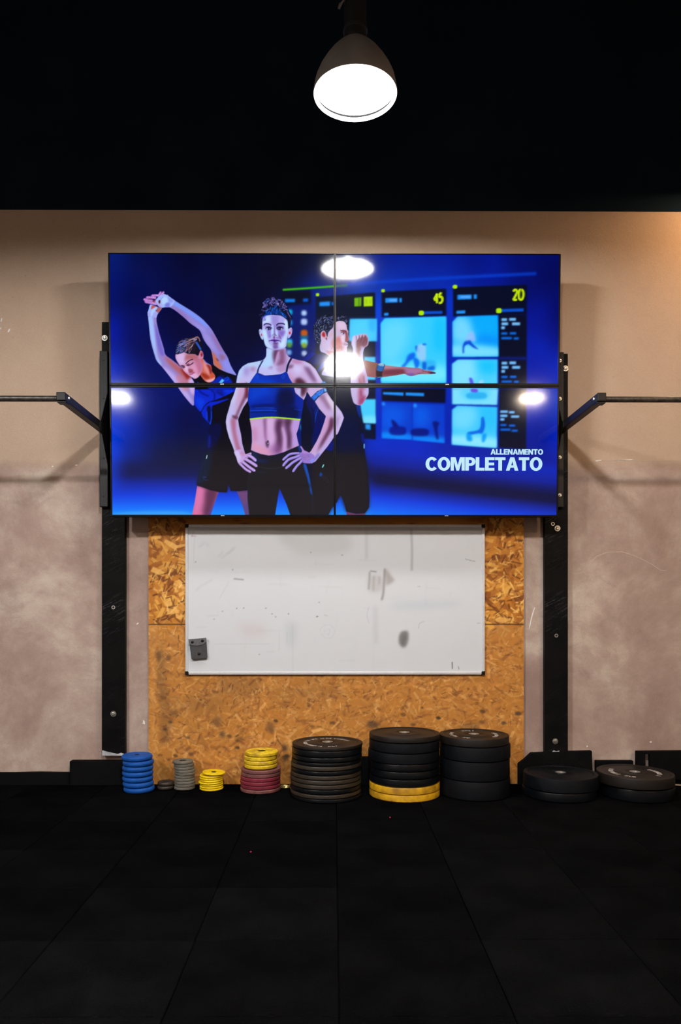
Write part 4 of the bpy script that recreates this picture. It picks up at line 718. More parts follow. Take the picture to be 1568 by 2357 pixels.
    for _ in range(60):
        x, y = rnd.uniform(290, 430), rnd.uniform(800, 960); c.line(C_(x, y, x - 20, y + 50), .6, (90, 90, 200), .5, .3, smooth=False)
    # hands on hips
    hl = I(95, 200, 60, 90, 200, 60, 245, 135, 300, 125, 345, 112, 352, 150, 300, 200, 240, 250, 200, 310, 150, 320, 118, 280)
    c.fill(hl, (196, 160, 222), 1, .45); m = c.full(hl); c.fill(I(60, 90, 140, 100, 170, 200, 130, 290, 100, 230), (206, 196, 242), .9, 2, m); c.fill(I(180, 80, 240, 130, 220, 180, 160, 140), (190, 130, 170), .7, 2, m)
    for p, w in ((I(290, 160, 350, 185, 400, 225, 425, 250), 6.4), (I(240, 220, 310, 260, 390, 310, 440, 345), 6.6), (I(200, 270, 260, 320, 330, 375, 405, 425), 6.2), (I(150, 300, 200, 350, 260, 405, 330, 445), 5.2)):
        c.line(p, w + 1.4, (40, 22, 60), .8, .7); c.line(p, w, (184, 146, 222), 1, .5); c.line([(x - .6, y - 1.2) for x, y in p], w * .4, (206, 178, 240), .7, .8)
        x, y = p[-1]; c.fill([(x - 2.6, y - 1), (x, y - 2.4), (x + 2.6, y), (x, y + 2.6)], (176, 140, 222), 1, .5); c.fill([(x - 1, y - 1), (x + 1, y - 1), (x + 1, y + 1), (x - 1, y + 1)], (225, 210, 250), .9, .4)
    hr2 = I(1130, 170, 1200, 110, 1330, 110, 1420, 150, 1440, 220, 1400, 290, 1320, 300, 1220, 280, 1180, 230)
    c.fill(hr2, (150, 122, 208), 1, .5); m = c.full(hr2); c.fill(I(1220, 130, 1340, 140, 1340, 240, 1240, 220), (140, 100, 180), .8, 2, m); c.fill(I(1360, 240, 1440, 220, 1400, 295), (130, 150, 245), .8, 1.2, m)
    c.fill(I(1190, 10, 1215, 5, 1260, 70, 1320, 100, 1350, 130, 1230, 120, 1220, 70), (172, 132, 210), 1, .5)
    for p, w in ((I(1180, 125, 1090, 128, 1010, 145, 950, 190, 900, 235), 5.2), (I(1190, 165, 1100, 195, 1000, 230, 940, 285, 900, 335), 5.8), (I(1210, 200, 1120, 250, 1050, 295, 1000, 340, 950, 380), 5.6), (I(1225, 250, 1180, 300, 1130, 350, 1070, 435), 5.4)):
        c.line(p, w + 1.2, (24, 14, 40), .8, .6); c.line(p, w, (146, 124, 220), 1, .5); c.line([(x - .4, y - 1.1) for x, y in p], w * .4, (186, 170, 244), .75, .7)
        x, y = p[-1]; c.fill([(x - 2.4, y), (x, y - 2.4), (x + 2.4, y - 1), (x, y + 2.4)], (150, 130, 226), 1, .5); c.fill([(x - 1.2, y - .4), (x + .8, y - 1), (x + .8, y + 1), (x - 1, y + 1)], (205, 205, 250), .8, .4)
    for p in (I(1230, 140, 1330, 160), I(1240, 170, 1330, 190), I(1250, 210, 1340, 210), I(1290, 240, 1360, 200)): c.line(p, 1.2, (186, 156, 222), .6, .6, m)
    return c
# ---------------------------------------------------------------- lamps
LAMP_SHELL = simple('dark_grey_lamp_metal', (.32, .31, .31), .5, .2, var=.15, vscale=12)
HOUSING = simple('black_lamp_housing', (.03, .032, .035), .5, .3, var=.2)
GAP_SHADE = simple('black_gap_shade', (.002, .002, .002), .9, spec=.0)
CABLE = simple('grey_cable_sheath', (.22, .22, .24), .5, 0)
CABLE_B = simple('black_cable_sheath', (.02, .02, .02), .5, 0)
def glow_mat(name, col, k):
    m, nt, bs = new_mat(name)
    bs.inputs['Base Color'].default_value = (.8, .8, .8, 1); bs.inputs['Emission Color'].default_value = (*col, 1); bs.inputs['Emission Strength'].default_value = k
    return m
def pendant(loc, label, col, k, D=.403):
    t = thing('pendant_lamp', label, 'lamp', loc, 'bell pendant lamps')
    s = D / .392; glow = glow_mat('lit_diffuser', col, k[1])
    prof = [(.196, 0), (.1945, .028), (.186, .066), (.169, .105), (.145, .145), (.118, .182), (.090, .213), (.064, .236), (.055, .243), (.053, .237), (.060, .229), (.086, .206), (.114, .175), (.141, .138), (.165, .100), (.182, .063), (.1913, .028), (.193, 0)]
    obj('shade', lathe(B(), [(r * s, z * s) for r, z in prof], 64), LAMP_SHELL, t, smooth=True)
    obj('rim_ring', lathe(B(), [(.1965 * s, -.004), (.1985 * s, -.002), (.1985 * s, .006), (.1965 * s, .008), (.1925 * s, .004), (.1925 * s, -.002)], 64), LAMP_SHELL, t, smooth=True)
    lens = obj('diffuser', lathe(B(), [(0, .025), (.06, .0245), (.14, .024), (.1835 * s, .0255), (.1835 * s, .031), (0, .033)], 64, close=False), glow, t, smooth=True)
    obj('diffuser_rim', lathe(B(), [(.1865 * s, .0005), (.1925 * s, .0005), (.1925 * s, .0115), (.1865 * s, .0115)], 64), glow, lens, smooth=True)
    bl = bpy.data.lights.new('led_module', 'POINT'); bl.energy = k[0] / 5; bl.color = col; bl.shadow_soft_size = .014
    for i in range(5):
        bo_ = bpy.data.objects.new('led_module', bl); COL.objects.link(bo_); bo_.parent = t
        bo_.location = (.10 * math.cos(i * 1.2566 + .3), .10 * math.sin(i * 1.2566 + .3), .014)
    obj('ballast_housing', lathe(B(), [(0, .236), (.056, .236), (.058, .242), (.058, .27), (.0545, .276), (.0545, .46), (.05, .475), (.03, .482), (0, .482)], 40, close=False), HOUSING, t, smooth=True)
    obj('gap_shade_ring', lathe(B(), [(.1895 * s, .0125), (.1905 * s, .0125), (.1905 * s, .0250), (.1895 * s, .0250)], 64), GAP_SHADE, t, smooth=True)  # black ring added around the lens, painting the shaded gap dark
    obj('collar', lathe(B(), [(.0545, .296), (.060, .298), (.060, .312), (.0545, .314)], 40), HOUSING, t, smooth=True)
    obj('suspension_rod', tube(B(), [(0, 0, .48), (0, 0, CEIL_Z - loc[2])], .011, 12), HOUSING, t)
    obj('power_cable', tube(B(), [(-.052, -.03, .43), (-.075, -.045, .40), (-.082, -.05, .375), (-.078, -.05, .372), (-.06, -.05, .41), (-.02, -.045, .47), (.0, -.02, .55), (.012, -.012, .7), (.013, -.01, CEIL_Z - loc[2])], .0038, 8), CABLE, t, smooth=True)
    obj('canopy_plate', lathe(B(), [(0, CEIL_Z - loc[2] - .03), (.05, CEIL_Z - loc[2] - .028), (.055, CEIL_Z - loc[2]), (0, CEIL_Z - loc[2])], 32, close=False), HOUSING, t)
    return t
L1 = P(818, 216, 3.587); LH = L1.z
pendant(L1, 'grey bell pendant lamp with bright white disc above the video wall', LAMP_COOL, LAMP_POWER['front'])
pendant((.11, .76, LH), 'grey bell pendant lamp mirrored near the centre of the video wall', LAMP_COOL, LAMP_POWER['middle'])
pendant((-2.975, -1.02, LH), 'bell pendant lamp mirrored in the lower left screen', (1, .95, .9), LAMP_POWER['left'])
pendant((2.73, -1.02, LH), 'warm bell pendant lamp mirrored in the lower right screen', (1, .80, .60), LAMP_POWER['right'])
pendant((-3.25, .5, LH), 'added unseen bell lamp beyond the left edge, lighting the wall', LAMP_COOL, LAMP_POWER['added_left'])  # unseen lamp added to brighten the wall, clear of the screen reflections
pendant((3.25, .5, LH), 'added unseen, slightly warm bell lamp beyond the right edge, lighting the wall', (1, .70, .44), LAMP_POWER['added_right'])  # its counterpart, also added out of view as fill for the wall
pendant((2.78, 4.46, 3.93), 'warm orange bell lamp beside the wall right of the video wall', LAMP_WARM, LAMP_POWER['warm'], .36)

# ---------------------------------------------------------------- OSB sheets behind the board
#OSB#
# ---------------------------------------------------------------- whiteboard
ALU = simple('brushed_aluminium', (.72, .72, .74), .4, .25, var=.08, vscale=60)
BLK_PLASTIC = simple('black_plastic', (.007, .007, .008), .45, 0, var=.2, spec=.2)
WBY = OSB_Y - .021
wx0, wx1, wz0, wz1 = GX(426.5, WBY), GX(1116.5, WBY), GZ(1553, WBY), GZ(1207, WBY)
wbd = thing('whiteboard', 'large smudged whiteboard in aluminium frame on the strand board', 'whiteboard', ((wx0 + wx1) / 2, OSB_Y, wz0))
hw, hh = (wx1 - wx0) / 2, wz1 - wz0
def paint_board():
    c = Canvas(426, 1206, 1118, 1554, 1.0)
    c.a[:] = np.array((.915, .918, .925), np.float32)
    rnd = random.Random(9)
    U = fr(760, 1190, .24235); V = fr(410, 1190, .23597)
    g = (118, 112, 106); lg = (176, 174, 172)
    c.fill([(434, 1214), (1112, 1214), (1112, 1221), (434, 1223)], (196, 188, 196), .45, 1)       # darker band along the top rail
    c.fill([(640, 1225), (790, 1225), (800, 1270), (690, 1275)], (190, 190, 182), .35, 9)
    c.line(U(375, 520, 372, 600, 365, 690), 3, g, .6, 1.6); c.line(U(380, 512, 440, 520), 2, (100, 94, 90), .7, 1); c.line(U(415, 560, 410, 700), 2.4, g, .5, 1.8)
    c.line(U(520, 490, 512, 620, 505, 720, 490, 790), 4, (120, 110, 104), .65, 1.8); c.fill(U(530, 500, 580, 560, 610, 600, 560, 640, 530, 640), (150, 138, 130), .5, 3); c.fill(U(370, 560, 500, 580, 490, 700, 370, 700), (178, 170, 165), .35, 5); c.line(U(470, 560, 465, 640), 3, g, .3, 2)
    c.fill(U(680, 1090, 735, 1085, 745, 1150, 725, 1220, 690, 1240, 655, 1200, 655, 1130), (118, 116, 112), .8, 2.6); c.fill(U(690, 1130, 720, 1130, 700, 1210, 680, 1200), (100, 98, 95), .4, 2)
    c.line(U(770, 110, 778, 300, 775, 510), 4.5, (146, 146, 148), .5, 1.6); c.line(U(345, 100, 345, 400), 7, (186, 184, 186), .35, 2.5); c.line(U(430, 850, 435, 1200), 8, (196, 196, 200), .4, 4); c.line(U(410, 850, 412, 1470), 3, (226, 226, 230), .5, 2)
    c.line(U(1161, 1378, 1162, 1445), 1.6, (44, 42, 42), .9, .4, smooth=False); c.line(U(1218, 1415, 1225, 1448), 1, (90, 90, 90), .8, .4, smooth=False)
    c.line(U(1285, 398, 1330, 410, 1380, 422), .9, (80, 80, 80), .7, .3); c.line(U(830, 660, 858, 660), 1.2, (130, 130, 130), .7, .5, smooth=False); c.line(U(105, 360, 125, 361), 1.2, (60, 60, 60), .8, .4, smooth=False); c.line(U(1395, 1010, 1428, 1010), .9, (110, 110, 110), .7, .3, smooth=False)
    c.line(U(840, 1060, 850, 1010, 900, 990), .9, (170, 170, 172), .7, .4); c.line(U(370, 850, 350, 930, 370, 1010), 1, (184, 188, 196), .7, .5)
    c.fill(U(640, 820, 1180, 800, 1180, 850, 640, 870), (196, 206, 220), .45, 8); c.fill(V(600, 1040, 860, 1060, 840, 1160, 640, 1160), (222, 204, 202), .4, 9); c.fill(V(1060, 1040, 1160, 1050, 1130, 1260, 1080, 1260), (196, 200, 208), .4, 8)
    for q in (V(540, 602, 640, 612),): c.line(q, 2.6, (128, 126, 124), .65, .9, smooth=False)
    c.line(V(1345, 973, 1365, 969), 1.8, (70, 70, 70), .85, .4, smooth=False); c.line(V(1425, 955, 1460, 968), 1, (150, 150, 150), .6, .4, smooth=False)
    for x, y in ((170, 438), (530, 515), (855, 890), (950, 975), (915, 945), (430, 920), (570, 892), (638, 888), (350, 997), (790, 1340), (1293, 345), (1075, 945), (1375, 832)):
        q = V(x, y)[0]; c.fill([(q[0] - 1, q[1] - .8), (q[0] + 1, q[1] - .8), (q[0] + 1.2, q[1] + .8), (q[0] - 1, q[1] + .8)], (90, 90, 92), .8, .5)
    for q in (V(150, 180, 130, 190, 150, 150), V(125, 182, 175, 188)): c.line(q, 1.3, (200, 130, 150), .7, .5)
    for q in (V(985, 1120, 985, 1310), V(1065, 1120, 1060, 1240), V(1115, 1050, 1120, 1520), V(350, 1240, 900, 1240), V(800, 180, 1560, 172), V(860, 1315, 940, 1315), V(160, 150, 150, 460), V(490, 640, 400, 800), V(170, 1075, 280, 1075)): c.line(q, 1, (176, 180, 186), .38, .8, smooth=False)
    for q in (V(1380, 1110, 1420, 1060, 1490, 1060, 1528, 1110, 1500, 1170, 1440, 1180, 1385, 1130), V(1430, 1090, 1432, 1145), V(1450, 1100, 1480, 1095, 1475, 1130, 1450, 1150, 1480, 1150)): c.line(q, .9, (180, 188, 198), .4, .6)
    for q in (V(200, 300, 260, 250, 300, 290), V(390, 390, 440, 330), V(420, 400, 560, 290), V(480, 360, 540, 310), V(170, 720, 230, 670, 330, 610)): c.line(q, 3, (190, 192, 198), .35, 2)
    for _ in range(80):
        x, y = rnd.uniform(440, 1110), rnd.uniform(1225, 1545); l = rnd.uniform(8, 60); v = rnd.random() < .4
        c.line([(x, y), (x + (rnd.uniform(-3, 3) if v else l), y + (l if v else rnd.uniform(-3, 3)))], rnd.uniform(.8, 3), rnd.choice(((190, 192, 198), (196, 194, 192), (228, 228, 230), (182, 184, 186))), rnd.uniform(.06, .2), rnd.uniform(.8, 2.2), smooth=False)
    c.a *= np.array((.893, .910, .928), np.float32)
    return c
def lin(a):
    a = np.clip(a, 0, 1); return np.where(a <= .04045, a / 12.92, ((a + .055) / 1.055) ** 2.4)
def picture_grid(name, xs, zs, y, canvas, pxmap, m, parent):
    """flat grid facing the camera side (-y), colour attribute 'picture' from a canvas"""
    nx, nz = len(xs), len(zs)
    X, Z = np.meshgrid(xs, zs)
    co = np.zeros((nz, nx, 3), np.float32); co[..., 0] = X; co[..., 1] = y; co[..., 2] = Z
    idx = np.arange(nx * nz, dtype=np.int32).reshape(nz, nx)
    q = np.stack([idx[:-1, :-1], idx[:-1, 1:], idx[1:, 1:], idx[1:, :-1]], -1).reshape(-1, 4)
    me = bpy.data.meshes.new(name); me.vertices.add(nx * nz); me.vertices.foreach_set('co', co.ravel())
    me.loops.add(q.size); me.loops.foreach_set('vertex_index', q.ravel())
    me.polygons.add(len(q)); me.polygons.foreach_set('loop_start', np.arange(0, q.size, 4, dtype=np.int32))
    me.update(calc_edges=True)
    px, py = pxmap(X, Z)
    col = np.ones((nz, nx, 4), np.float32); col[..., :3] = lin(canvas.sample(px, py))
    at = me.color_attributes.new('picture', 'FLOAT_COLOR', 'POINT'); at.data.foreach_set('color', col.ravel())
    return link(name, me, m, parent)
def attr_mat(name, emit, rough=.42, spec=.35, rel=False):
    m, nt, bs = new_mat(name)
    a = nt.nodes.new('ShaderNodeAttribute'); a.attribute_name = 'picture'
    if emit:
        bs.inputs['Base Color'].default_value = (.002, .002, .003, 1); bs.inputs['Roughness'].default_value = .075
        lk(nt, a.outputs['Color'], bs.inputs['Emission Color']); bs.inputs['Emission Strength'].default_value = 1.0
        bs.inputs['Specular IOR Level'].default_value = .36
    else:
        lk(nt, a.outputs['Color'], bs.inputs['Base Color']); bs.inputs['Roughness'].default_value = rough; bs.inputs['Specular IOR Level'].default_value = spec
        if rel: bump(nt, bs, a.outputs['Fac'], .3, .004)
    if emit: m.cycles.emission_sampling = 'NONE'
    return m
OSB_EDGE = simple('strand_board_edge', (.40, .22, .07), .75, var=.4, vscale=80, bmp=.4)
def paint_osb():
    """pressed wood flakes of two sheets, in a frame of 350 px to the metre"""
    rnd = random.Random(21); c = Canvas(340, 1184, 1209, 1816, 1.0)
    up = [(231, 176, 92), (214, 150, 60), (198, 132, 44), (186, 116, 34), (170, 102, 30), (150, 86, 24), (122, 66, 18), (222, 164, 74)]
    lo = [(216, 164, 98), (203, 146, 78), (193, 134, 66), (184, 124, 60), (174, 114, 54), (162, 103, 48), (140, 87, 41), (199, 139, 68)]
    c.a[:] = np.array((184, 122, 50), np.float32) / 255.
    def hidden(x, y): return 446 < x < 1098 and 1228 < y < 1534
    def flake(x, y, L, W, t, col, al, bl):
        dx, dy = math.cos(t) * L / 2, math.sin(t) * L / 2; nx, ny = -math.sin(t) * W / 2, math.cos(t) * W / 2; j = lambda: rnd.uniform(-.25, .25) * W
        c.fill([(x - dx + nx + j(), y - dy + ny), (x + nx * 1.2, y + ny * 1.2), (x + dx + nx + j(), y + dy + ny), (x + dx - nx, y + dy - ny + j()), (x - nx * 1.2, y - ny * 1.2), (x - dx - nx, y - dy - ny + j())], col, al, bl, smooth=False)
    for k in range(4200):                                  # lower sheet: small, tight, worn flakes
        x, y = rnd.uniform(338, 1210), rnd.uniform(1436, 1816)
        if hidden(x, y): continue
        u = (x - 342) / 864.; w = rnd.gauss(0, 1)
        col = rnd.choice(lo); f = 1 + .06 * w; flake(x, y, rnd.uniform(8, 30), rnd.uniform(2, 6.5), rnd.gauss(0, .9), tuple(min(255, v * f) for v in col), rnd.uniform(.35, .8), .45)
    for k in range(1100):
        x, y = rnd.uniform(338, 1210), rnd.uniform(1440, 1814)
        if hidden(x, y): continue
        flake(x, y, rnd.uniform(4, 15), rnd.uniform(.8, 2.0), rnd.uniform(-1.6, 1.6), rnd.choice(((96, 54, 22), (120, 70, 30), (70, 40, 20), (232, 182, 110), (226, 172, 98))), rnd.uniform(.35, .8), .35)
    for k in range(520):                                   # upper sheet: big golden flakes at the sides of the board
        x, y = rnd.choice((rnd.uniform(338, 440), rnd.uniform(1106, 1212))) if rnd.random() < .8 else rnd.uniform(338, 1210), rnd.uniform(1180, 1436)
        if hidden(x, y): continue
        flake(x, y, rnd.uniform(14, 46), rnd.uniform(4, 12), rnd.gauss(0, .85), rnd.choice(up), rnd.uniform(.55, .95), .4)
    for k in range(330):
        x, y = rnd.choice((rnd.uniform(338, 436), rnd.uniform(1110, 1212))), rnd.uniform(1184, 1434)
        flake(x, y, rnd.uniform(6, 24), rnd.uniform(1, 3.4), rnd.uniform(-1.5, 1.5), rnd.choice(((238, 190, 108), (244, 200, 120), (96, 52, 14), (110, 62, 18), (230, 180, 96), (80, 44, 16))), rnd.uniform(.5, .95), .35)
    for k in range(1500):
        x, y = rnd.uniform(338, 1210), rnd.uniform(1440, 1814)
        if hidden(x, y): continue
        flake(x, y, rnd.uniform(5, 22), rnd.uniform(.7, 1.6), rnd.gauss(0, .8), rnd.choice(((222, 172, 104), (206, 150, 84), (150, 96, 44), (128, 80, 36), (232, 186, 120))), rnd.uniform(.3, .7), .2)
    # clean the seam, then wear of the lower sheet
    c.line([(338, 1437.5), (1212, 1437.5)], 1.6, (70, 40, 16), .9, .3, smooth=False)
    for k in range(60):
        x, y = rnd.uniform(345, 1205), 1816 - abs(rnd.gauss(0, 110))
        if hidden(x, y) or y < 1445: continue
        r = rnd.uniform(2, 7); c.fill([(x - r, y - r * .4), (x + r * .3, y - r * .7), (x + r, y + r * .2), (x - r * .2, y + r * .6)], rnd.choice(((62, 46, 34), (84, 58, 38), (52, 38, 28))), rnd.uniform(.4, .85), rnd.uniform(.6, 1.6))
    for x, y, rx, ry, al in ((655, 1722, 7, 9, .8), (858, 1668, 14, 9, .7), (1193, 1642, 8, 5, .8), (1160, 1664, 7, 4, .75), (622, 1675, 9, 14, .5), (764, 1664, 7, 4, .6), (500, 1660, 12, 14, .45), (402, 1640, 10, 8, .4), (512, 1690, 8, 8, .6), (950, 1668, 6, 4, .6), (1085, 1672, 26, 9, .35), (655, 1745, 7, 6, .6), (550, 1700, 10, 10, .35), (372, 1550, 12, 60, .28), (380, 1650, 14, 70, .25), (365, 1510, 6, 14, .5), (388, 1512, 5, 8, .5), (470, 1620, 60, 30, .16), (560, 1580, 60, 26, .2), (700, 1600, 90, 26, .14), (1040, 1700, 30, 20, .25), (880, 1690, 24, 16, .35)):
        c.fill([(x + rx * math.cos(a) * rnd.uniform(.7, 1.2), y + ry * math.sin(a) * rnd.uniform(.7, 1.2)) for a in [i * .785 for i in range(8)]], (66, 50, 40), al, min(rx, ry) * .35)
    c.line([(352, 1440), (354, 1600), (352, 1810)], 12, (214, 156, 88), .3, 3)
    return c
OSBC = paint_osb()
X0, X1 = GX(342, OSB_Y), GX(1206, OSB_Y); ZS = GZ(1437, OSB_Y)
OSB_M = attr_mat('pressed_wood_flakes', False, .6, .3, True)
def sheet(z0, z1, label, xs_px, n):
    t = thing('strand_board', label, 'board', ((X0 + X1) / 2, WALL_Y, z0), 'strand board sheets'); hx = (X1 - X0) / 2; f = OSB_Y - WALL_Y
    obj('core', box(B(), -hx, hx, f + .0006, -.0005, 0, z1 - z0, .0008), OSB_EDGE, t)
    xs = np.array([GX(p, OSB_Y) - (X0 + X1) / 2 for p in xs_px])
    picture_grid('flake_face', xs, np.linspace(.0005, z1 - z0 - .0005, n), f, OSBC, lambda X, Z: (342 + (X + hx) / (2 * hx) * 864, 1400 - (Z + z0 - CAM_Z) * F_PX / OSB_Y), OSB_M, t)
sheet(.002, ZS - .0014, 'scuffed lower strand board sheet standing on the floor behind the plates', np.linspace(342, 1206, 560), 240)
sheet(ZS + .0014, 2.0, 'cleaner golden upper strand board sheet behind the whiteboard and screens', np.concatenate([np.linspace(342, 438, 66), np.linspace(446, 1098, 40), np.linspace(1108, 1206, 66)]), 210)
BOARD_M = attr_mat('smudged_white_enamel', False)
wd = -.021
picture_grid('writing_surface', np.linspace(-hw + .008, hw - .008, 420), np.linspace(.008, hh - .008, 210), wd + .005, paint_board(),
             lambda X, Z: (426.5 + (X + hw) / (2 * hw) * 690, 1553 - Z / hh * 346), BOARD_M, wbd)
obj('backing', box(B(), -hw + .006, hw - .006, wd + .0055, -.0005, .006, hh - .006), BLK_PLASTIC, wbd)
fw = .0185
def rail(x0, x1, z0, z1, horiz):
    bm = box(B(), x0, x1, wd, wd + .018, z0, z1, .002, 1)
    k = .35
    if horiz: box(bm, x0, x1, wd - .002, wd + .004, z0 + (z1 - z0) * k, z0 + (z1 - z0) * (k + .3), .0008)
    else: box(bm, x0 + (x1 - x0) * k, x0 + (x1 - x0) * (k + .3), wd - .002, wd + .004, z0, z1, .0008)
    return obj('frame_rail', bm, ALU, wbd)
rail(-hw + .02, hw - .02, 0, fw, True); rail(-hw + .02, hw - .02, hh - fw, hh, True); rail(-hw, -hw + fw, .02, hh - .02, False); rail(hw - fw, hw, .02, hh - .02, False)
for sx in (-1, 1):
    for sz in (0, 1):
        x = sx * hw; z = sz * hh; bm = B(); r = .024
        pts = [(0, 0), (-sx * r, 0), (-sx * r, (1 - 2 * sz) * fw), (-sx * fw, (1 - 2 * sz) * fw), (-sx * fw, (1 - 2 * sz) * r), (0, (1 - 2 * sz) * r), (0, (1 - 2 * sz) * .004)]
        prism(bm, pts, .02); bmesh.ops.bevel(bm, geom=bm.edges[:], offset=.0015, segments=1, affect='EDGES'); o = obj('corner_cap', bm, BLK_PLASTIC, wbd, (x + sx * .001, wd - .0025, z + (sz * 2 - 1) * .001))
# small pouch on the board
PY = OSB_Y + wd + .004
pz = P(460, 1517, PY)
LEATHER = simple('grey_black_leatherette', (.055, .055, .058), .5, 0, var=.35, vscale=50, bmp=.3, bscale=300)
pou = tag(thing('marker_pouch', '', ''), 'small black marker pouch with two snaps, lower left on whiteboard', 'pouch'); pou.location = (pz.x, PY, pz.z); pou.rotation_euler.y = math.radians(-5)
k = 4.86 / 1700
bm = B(); prism(bm, [(-.050, .0), (.050, .0), (.052, .01), (.056, .13), (-.056, .13), (-.055, .1)], -.018); bmesh.ops.bevel(bm, geom=bm.edges[:], offset=.004, segments=2, affect='EDGES'); obj('body', bm, LEATHER, pou, (0, -.002, 0), smooth=True)
bm = B(); prism(bm, [(-.058, .136), (.058, .136), (.057, .112), (.045, .099), (.025, .092), (0, .089), (-.025, .092), (-.045, .099), (-.057, .112)], -.004); flap = obj('flap', bm, simple('worn_grey_leatherette', (.12, .12, .125), .45, 0, var=.3, vscale=40), pou, (0, -.0205, 0))
for x, z, pr in ((-.034, .115, flap), (.032, .118, flap), (.002, .036, pou)):
    y = -.0045 if pr is flap else -.0205
    bm = B(); lathe(bm, [(0, .004), (.006, .0035), (.009, .001), (.0095, -.001), (0, -.001)], 20, close=False); o = obj('snap_button', bm, BLK_PLASTIC, pr, (x, y, z), smooth=True); o.rotation_euler.x = math.pi / 2

# ---------------------------------------------------------------- video wall of four panels
TILT = math.radians(2.0)
VY = 4.65; vz0 = GZ(1189.5, VY)
h = 1.5
for _ in range(20):
    yt = VY - h * math.sin(TILT); h = (GZ(582.5, yt) - vz0) / math.cos(TILT)
vx0 = (GX(249.8, VY - h * math.sin(TILT)) + GX(253.2, VY)) / 2; vx1 = (GX(1292.5, VY - h * math.sin(TILT)) + GX(1284.5, VY)) / 2
PW, PH, DEP = (vx1 - vx0) / 2, h / 2, .075
BEZEL = simple('gloss_black_bezel', (.003, .003, .0035), .3, 0, var=.1, spec=.12)
CASE = simple('black_monitor_case', (.015, .015, .016), .55, 0)
MARK = simple('silver_maker_mark', (.6, .6, .62), .35, .5)
SCREEN_M = attr_mat('lit_display_glass', True)
video = paint_video()
def tomap(u, v):                         # wall coordinates (0..1 across, 0..1 up) to picture pixels
    return (250.3 + (1292.4 - 250.3) * u) * v + (253.3 + (1284 - 253.3) * u) * (1 - v), (582.2 + 4.6 * u) * v + (1189 * (1 - v))
def axis(lo, hi, px_of, dense):
    out = [lo]; 
    while out[-1] < hi - 1e-6:
        p = px_of(out[-1]); st = 2.6
        for a, b, s in dense:
            if a <= p <= b: st = s
        out.append(min(out[-1] + st * 2 * PW / 1036., hi))
    return np.array(out)
places = {}
for r in (0, 1):
    for cidx in (0, 1):
        nm = {(1, 0): 'upper left screen of the video wall showing two women exercising', (1, 1): 'upper right screen of the video wall showing yellow numbers 45 and 20', (0, 0): 'lower left screen of the video wall showing women from waist down', (0, 1): 'lower right screen of the video wall reading ALLENAMENTO COMPLETATO'}[(r, cidx)]
        base = Vector((vx0 + PW * (cidx + .5), VY - math.sin(TILT) * PH * r, vz0 + math.cos(TILT) * PH * r))
        t = thing('video_panel', nm, 'screen', base, 'video wall panels'); t.rotation_euler.x = TILT
        places[(r, cidx)] = t
        a, b, d = -PW / 2 + .0006, PW / 2 - .0006, DEP
        bo, bi = .0095, .0062                        # outer and inner side borders
        l, rg = (bo, bi) if cidx == 0 else (bi, bo)
        bt, bb = (.006, .0165) if r == 1 else (.0115, .012)
        z0, z1 = .0006, PH - .0006
        bm = B(); box(bm, a, a + l, 0, d, z0, z1, .0015); obj('bezel_side', bm, BEZEL, t)
        bm = B(); box(bm, b - rg, b, 0, d, z0, z1, .0015); obj('bezel_side', bm, BEZEL, t)
        bm = B(); box(bm, a + l, b - rg, 0, d, z0, z0 + bb, .0015); lowb = obj('bezel_bottom', bm, BEZEL, t)
        bm = B(); box(bm, a + l, b - rg, 0, d, z1 - bt, z1, .0015); obj('bezel_top', bm, BEZEL, t)
        bm = B(); box(bm, a + l - .001, b - rg + .001, .005, d - .002, z0 + bb - .001, z1 - bt + .001); obj('case', bm, CASE, t)
        bm = B(); bw = .011
        for q in range(3): box(bm, -bw + q * .0078, -bw + q * .0078 + .0055, -.0006, .001, z0 + bb * .32, z0 + bb * .70)
        obj('maker_mark', bm, MARK, lowb)
        px_of = lambda x: 251 + (x + PW / 2 + PW * cidx) / (2 * PW) * 1036
        xs = axis(a + l, b - rg, px_of, [(322, 862, 1.15), (862, 1010, 1.8)])
        zs = np.linspace(z0 + bb, z1 - bt, 262)
        picture_grid('display', xs, zs, .0045, video, lambda X, Z, r=r, cidx=cidx: tomap((X + PW / 2 + PW * cidx) / (2 * PW), (Z + PH * r) / (2 * PH)), SCREEN_M, t)
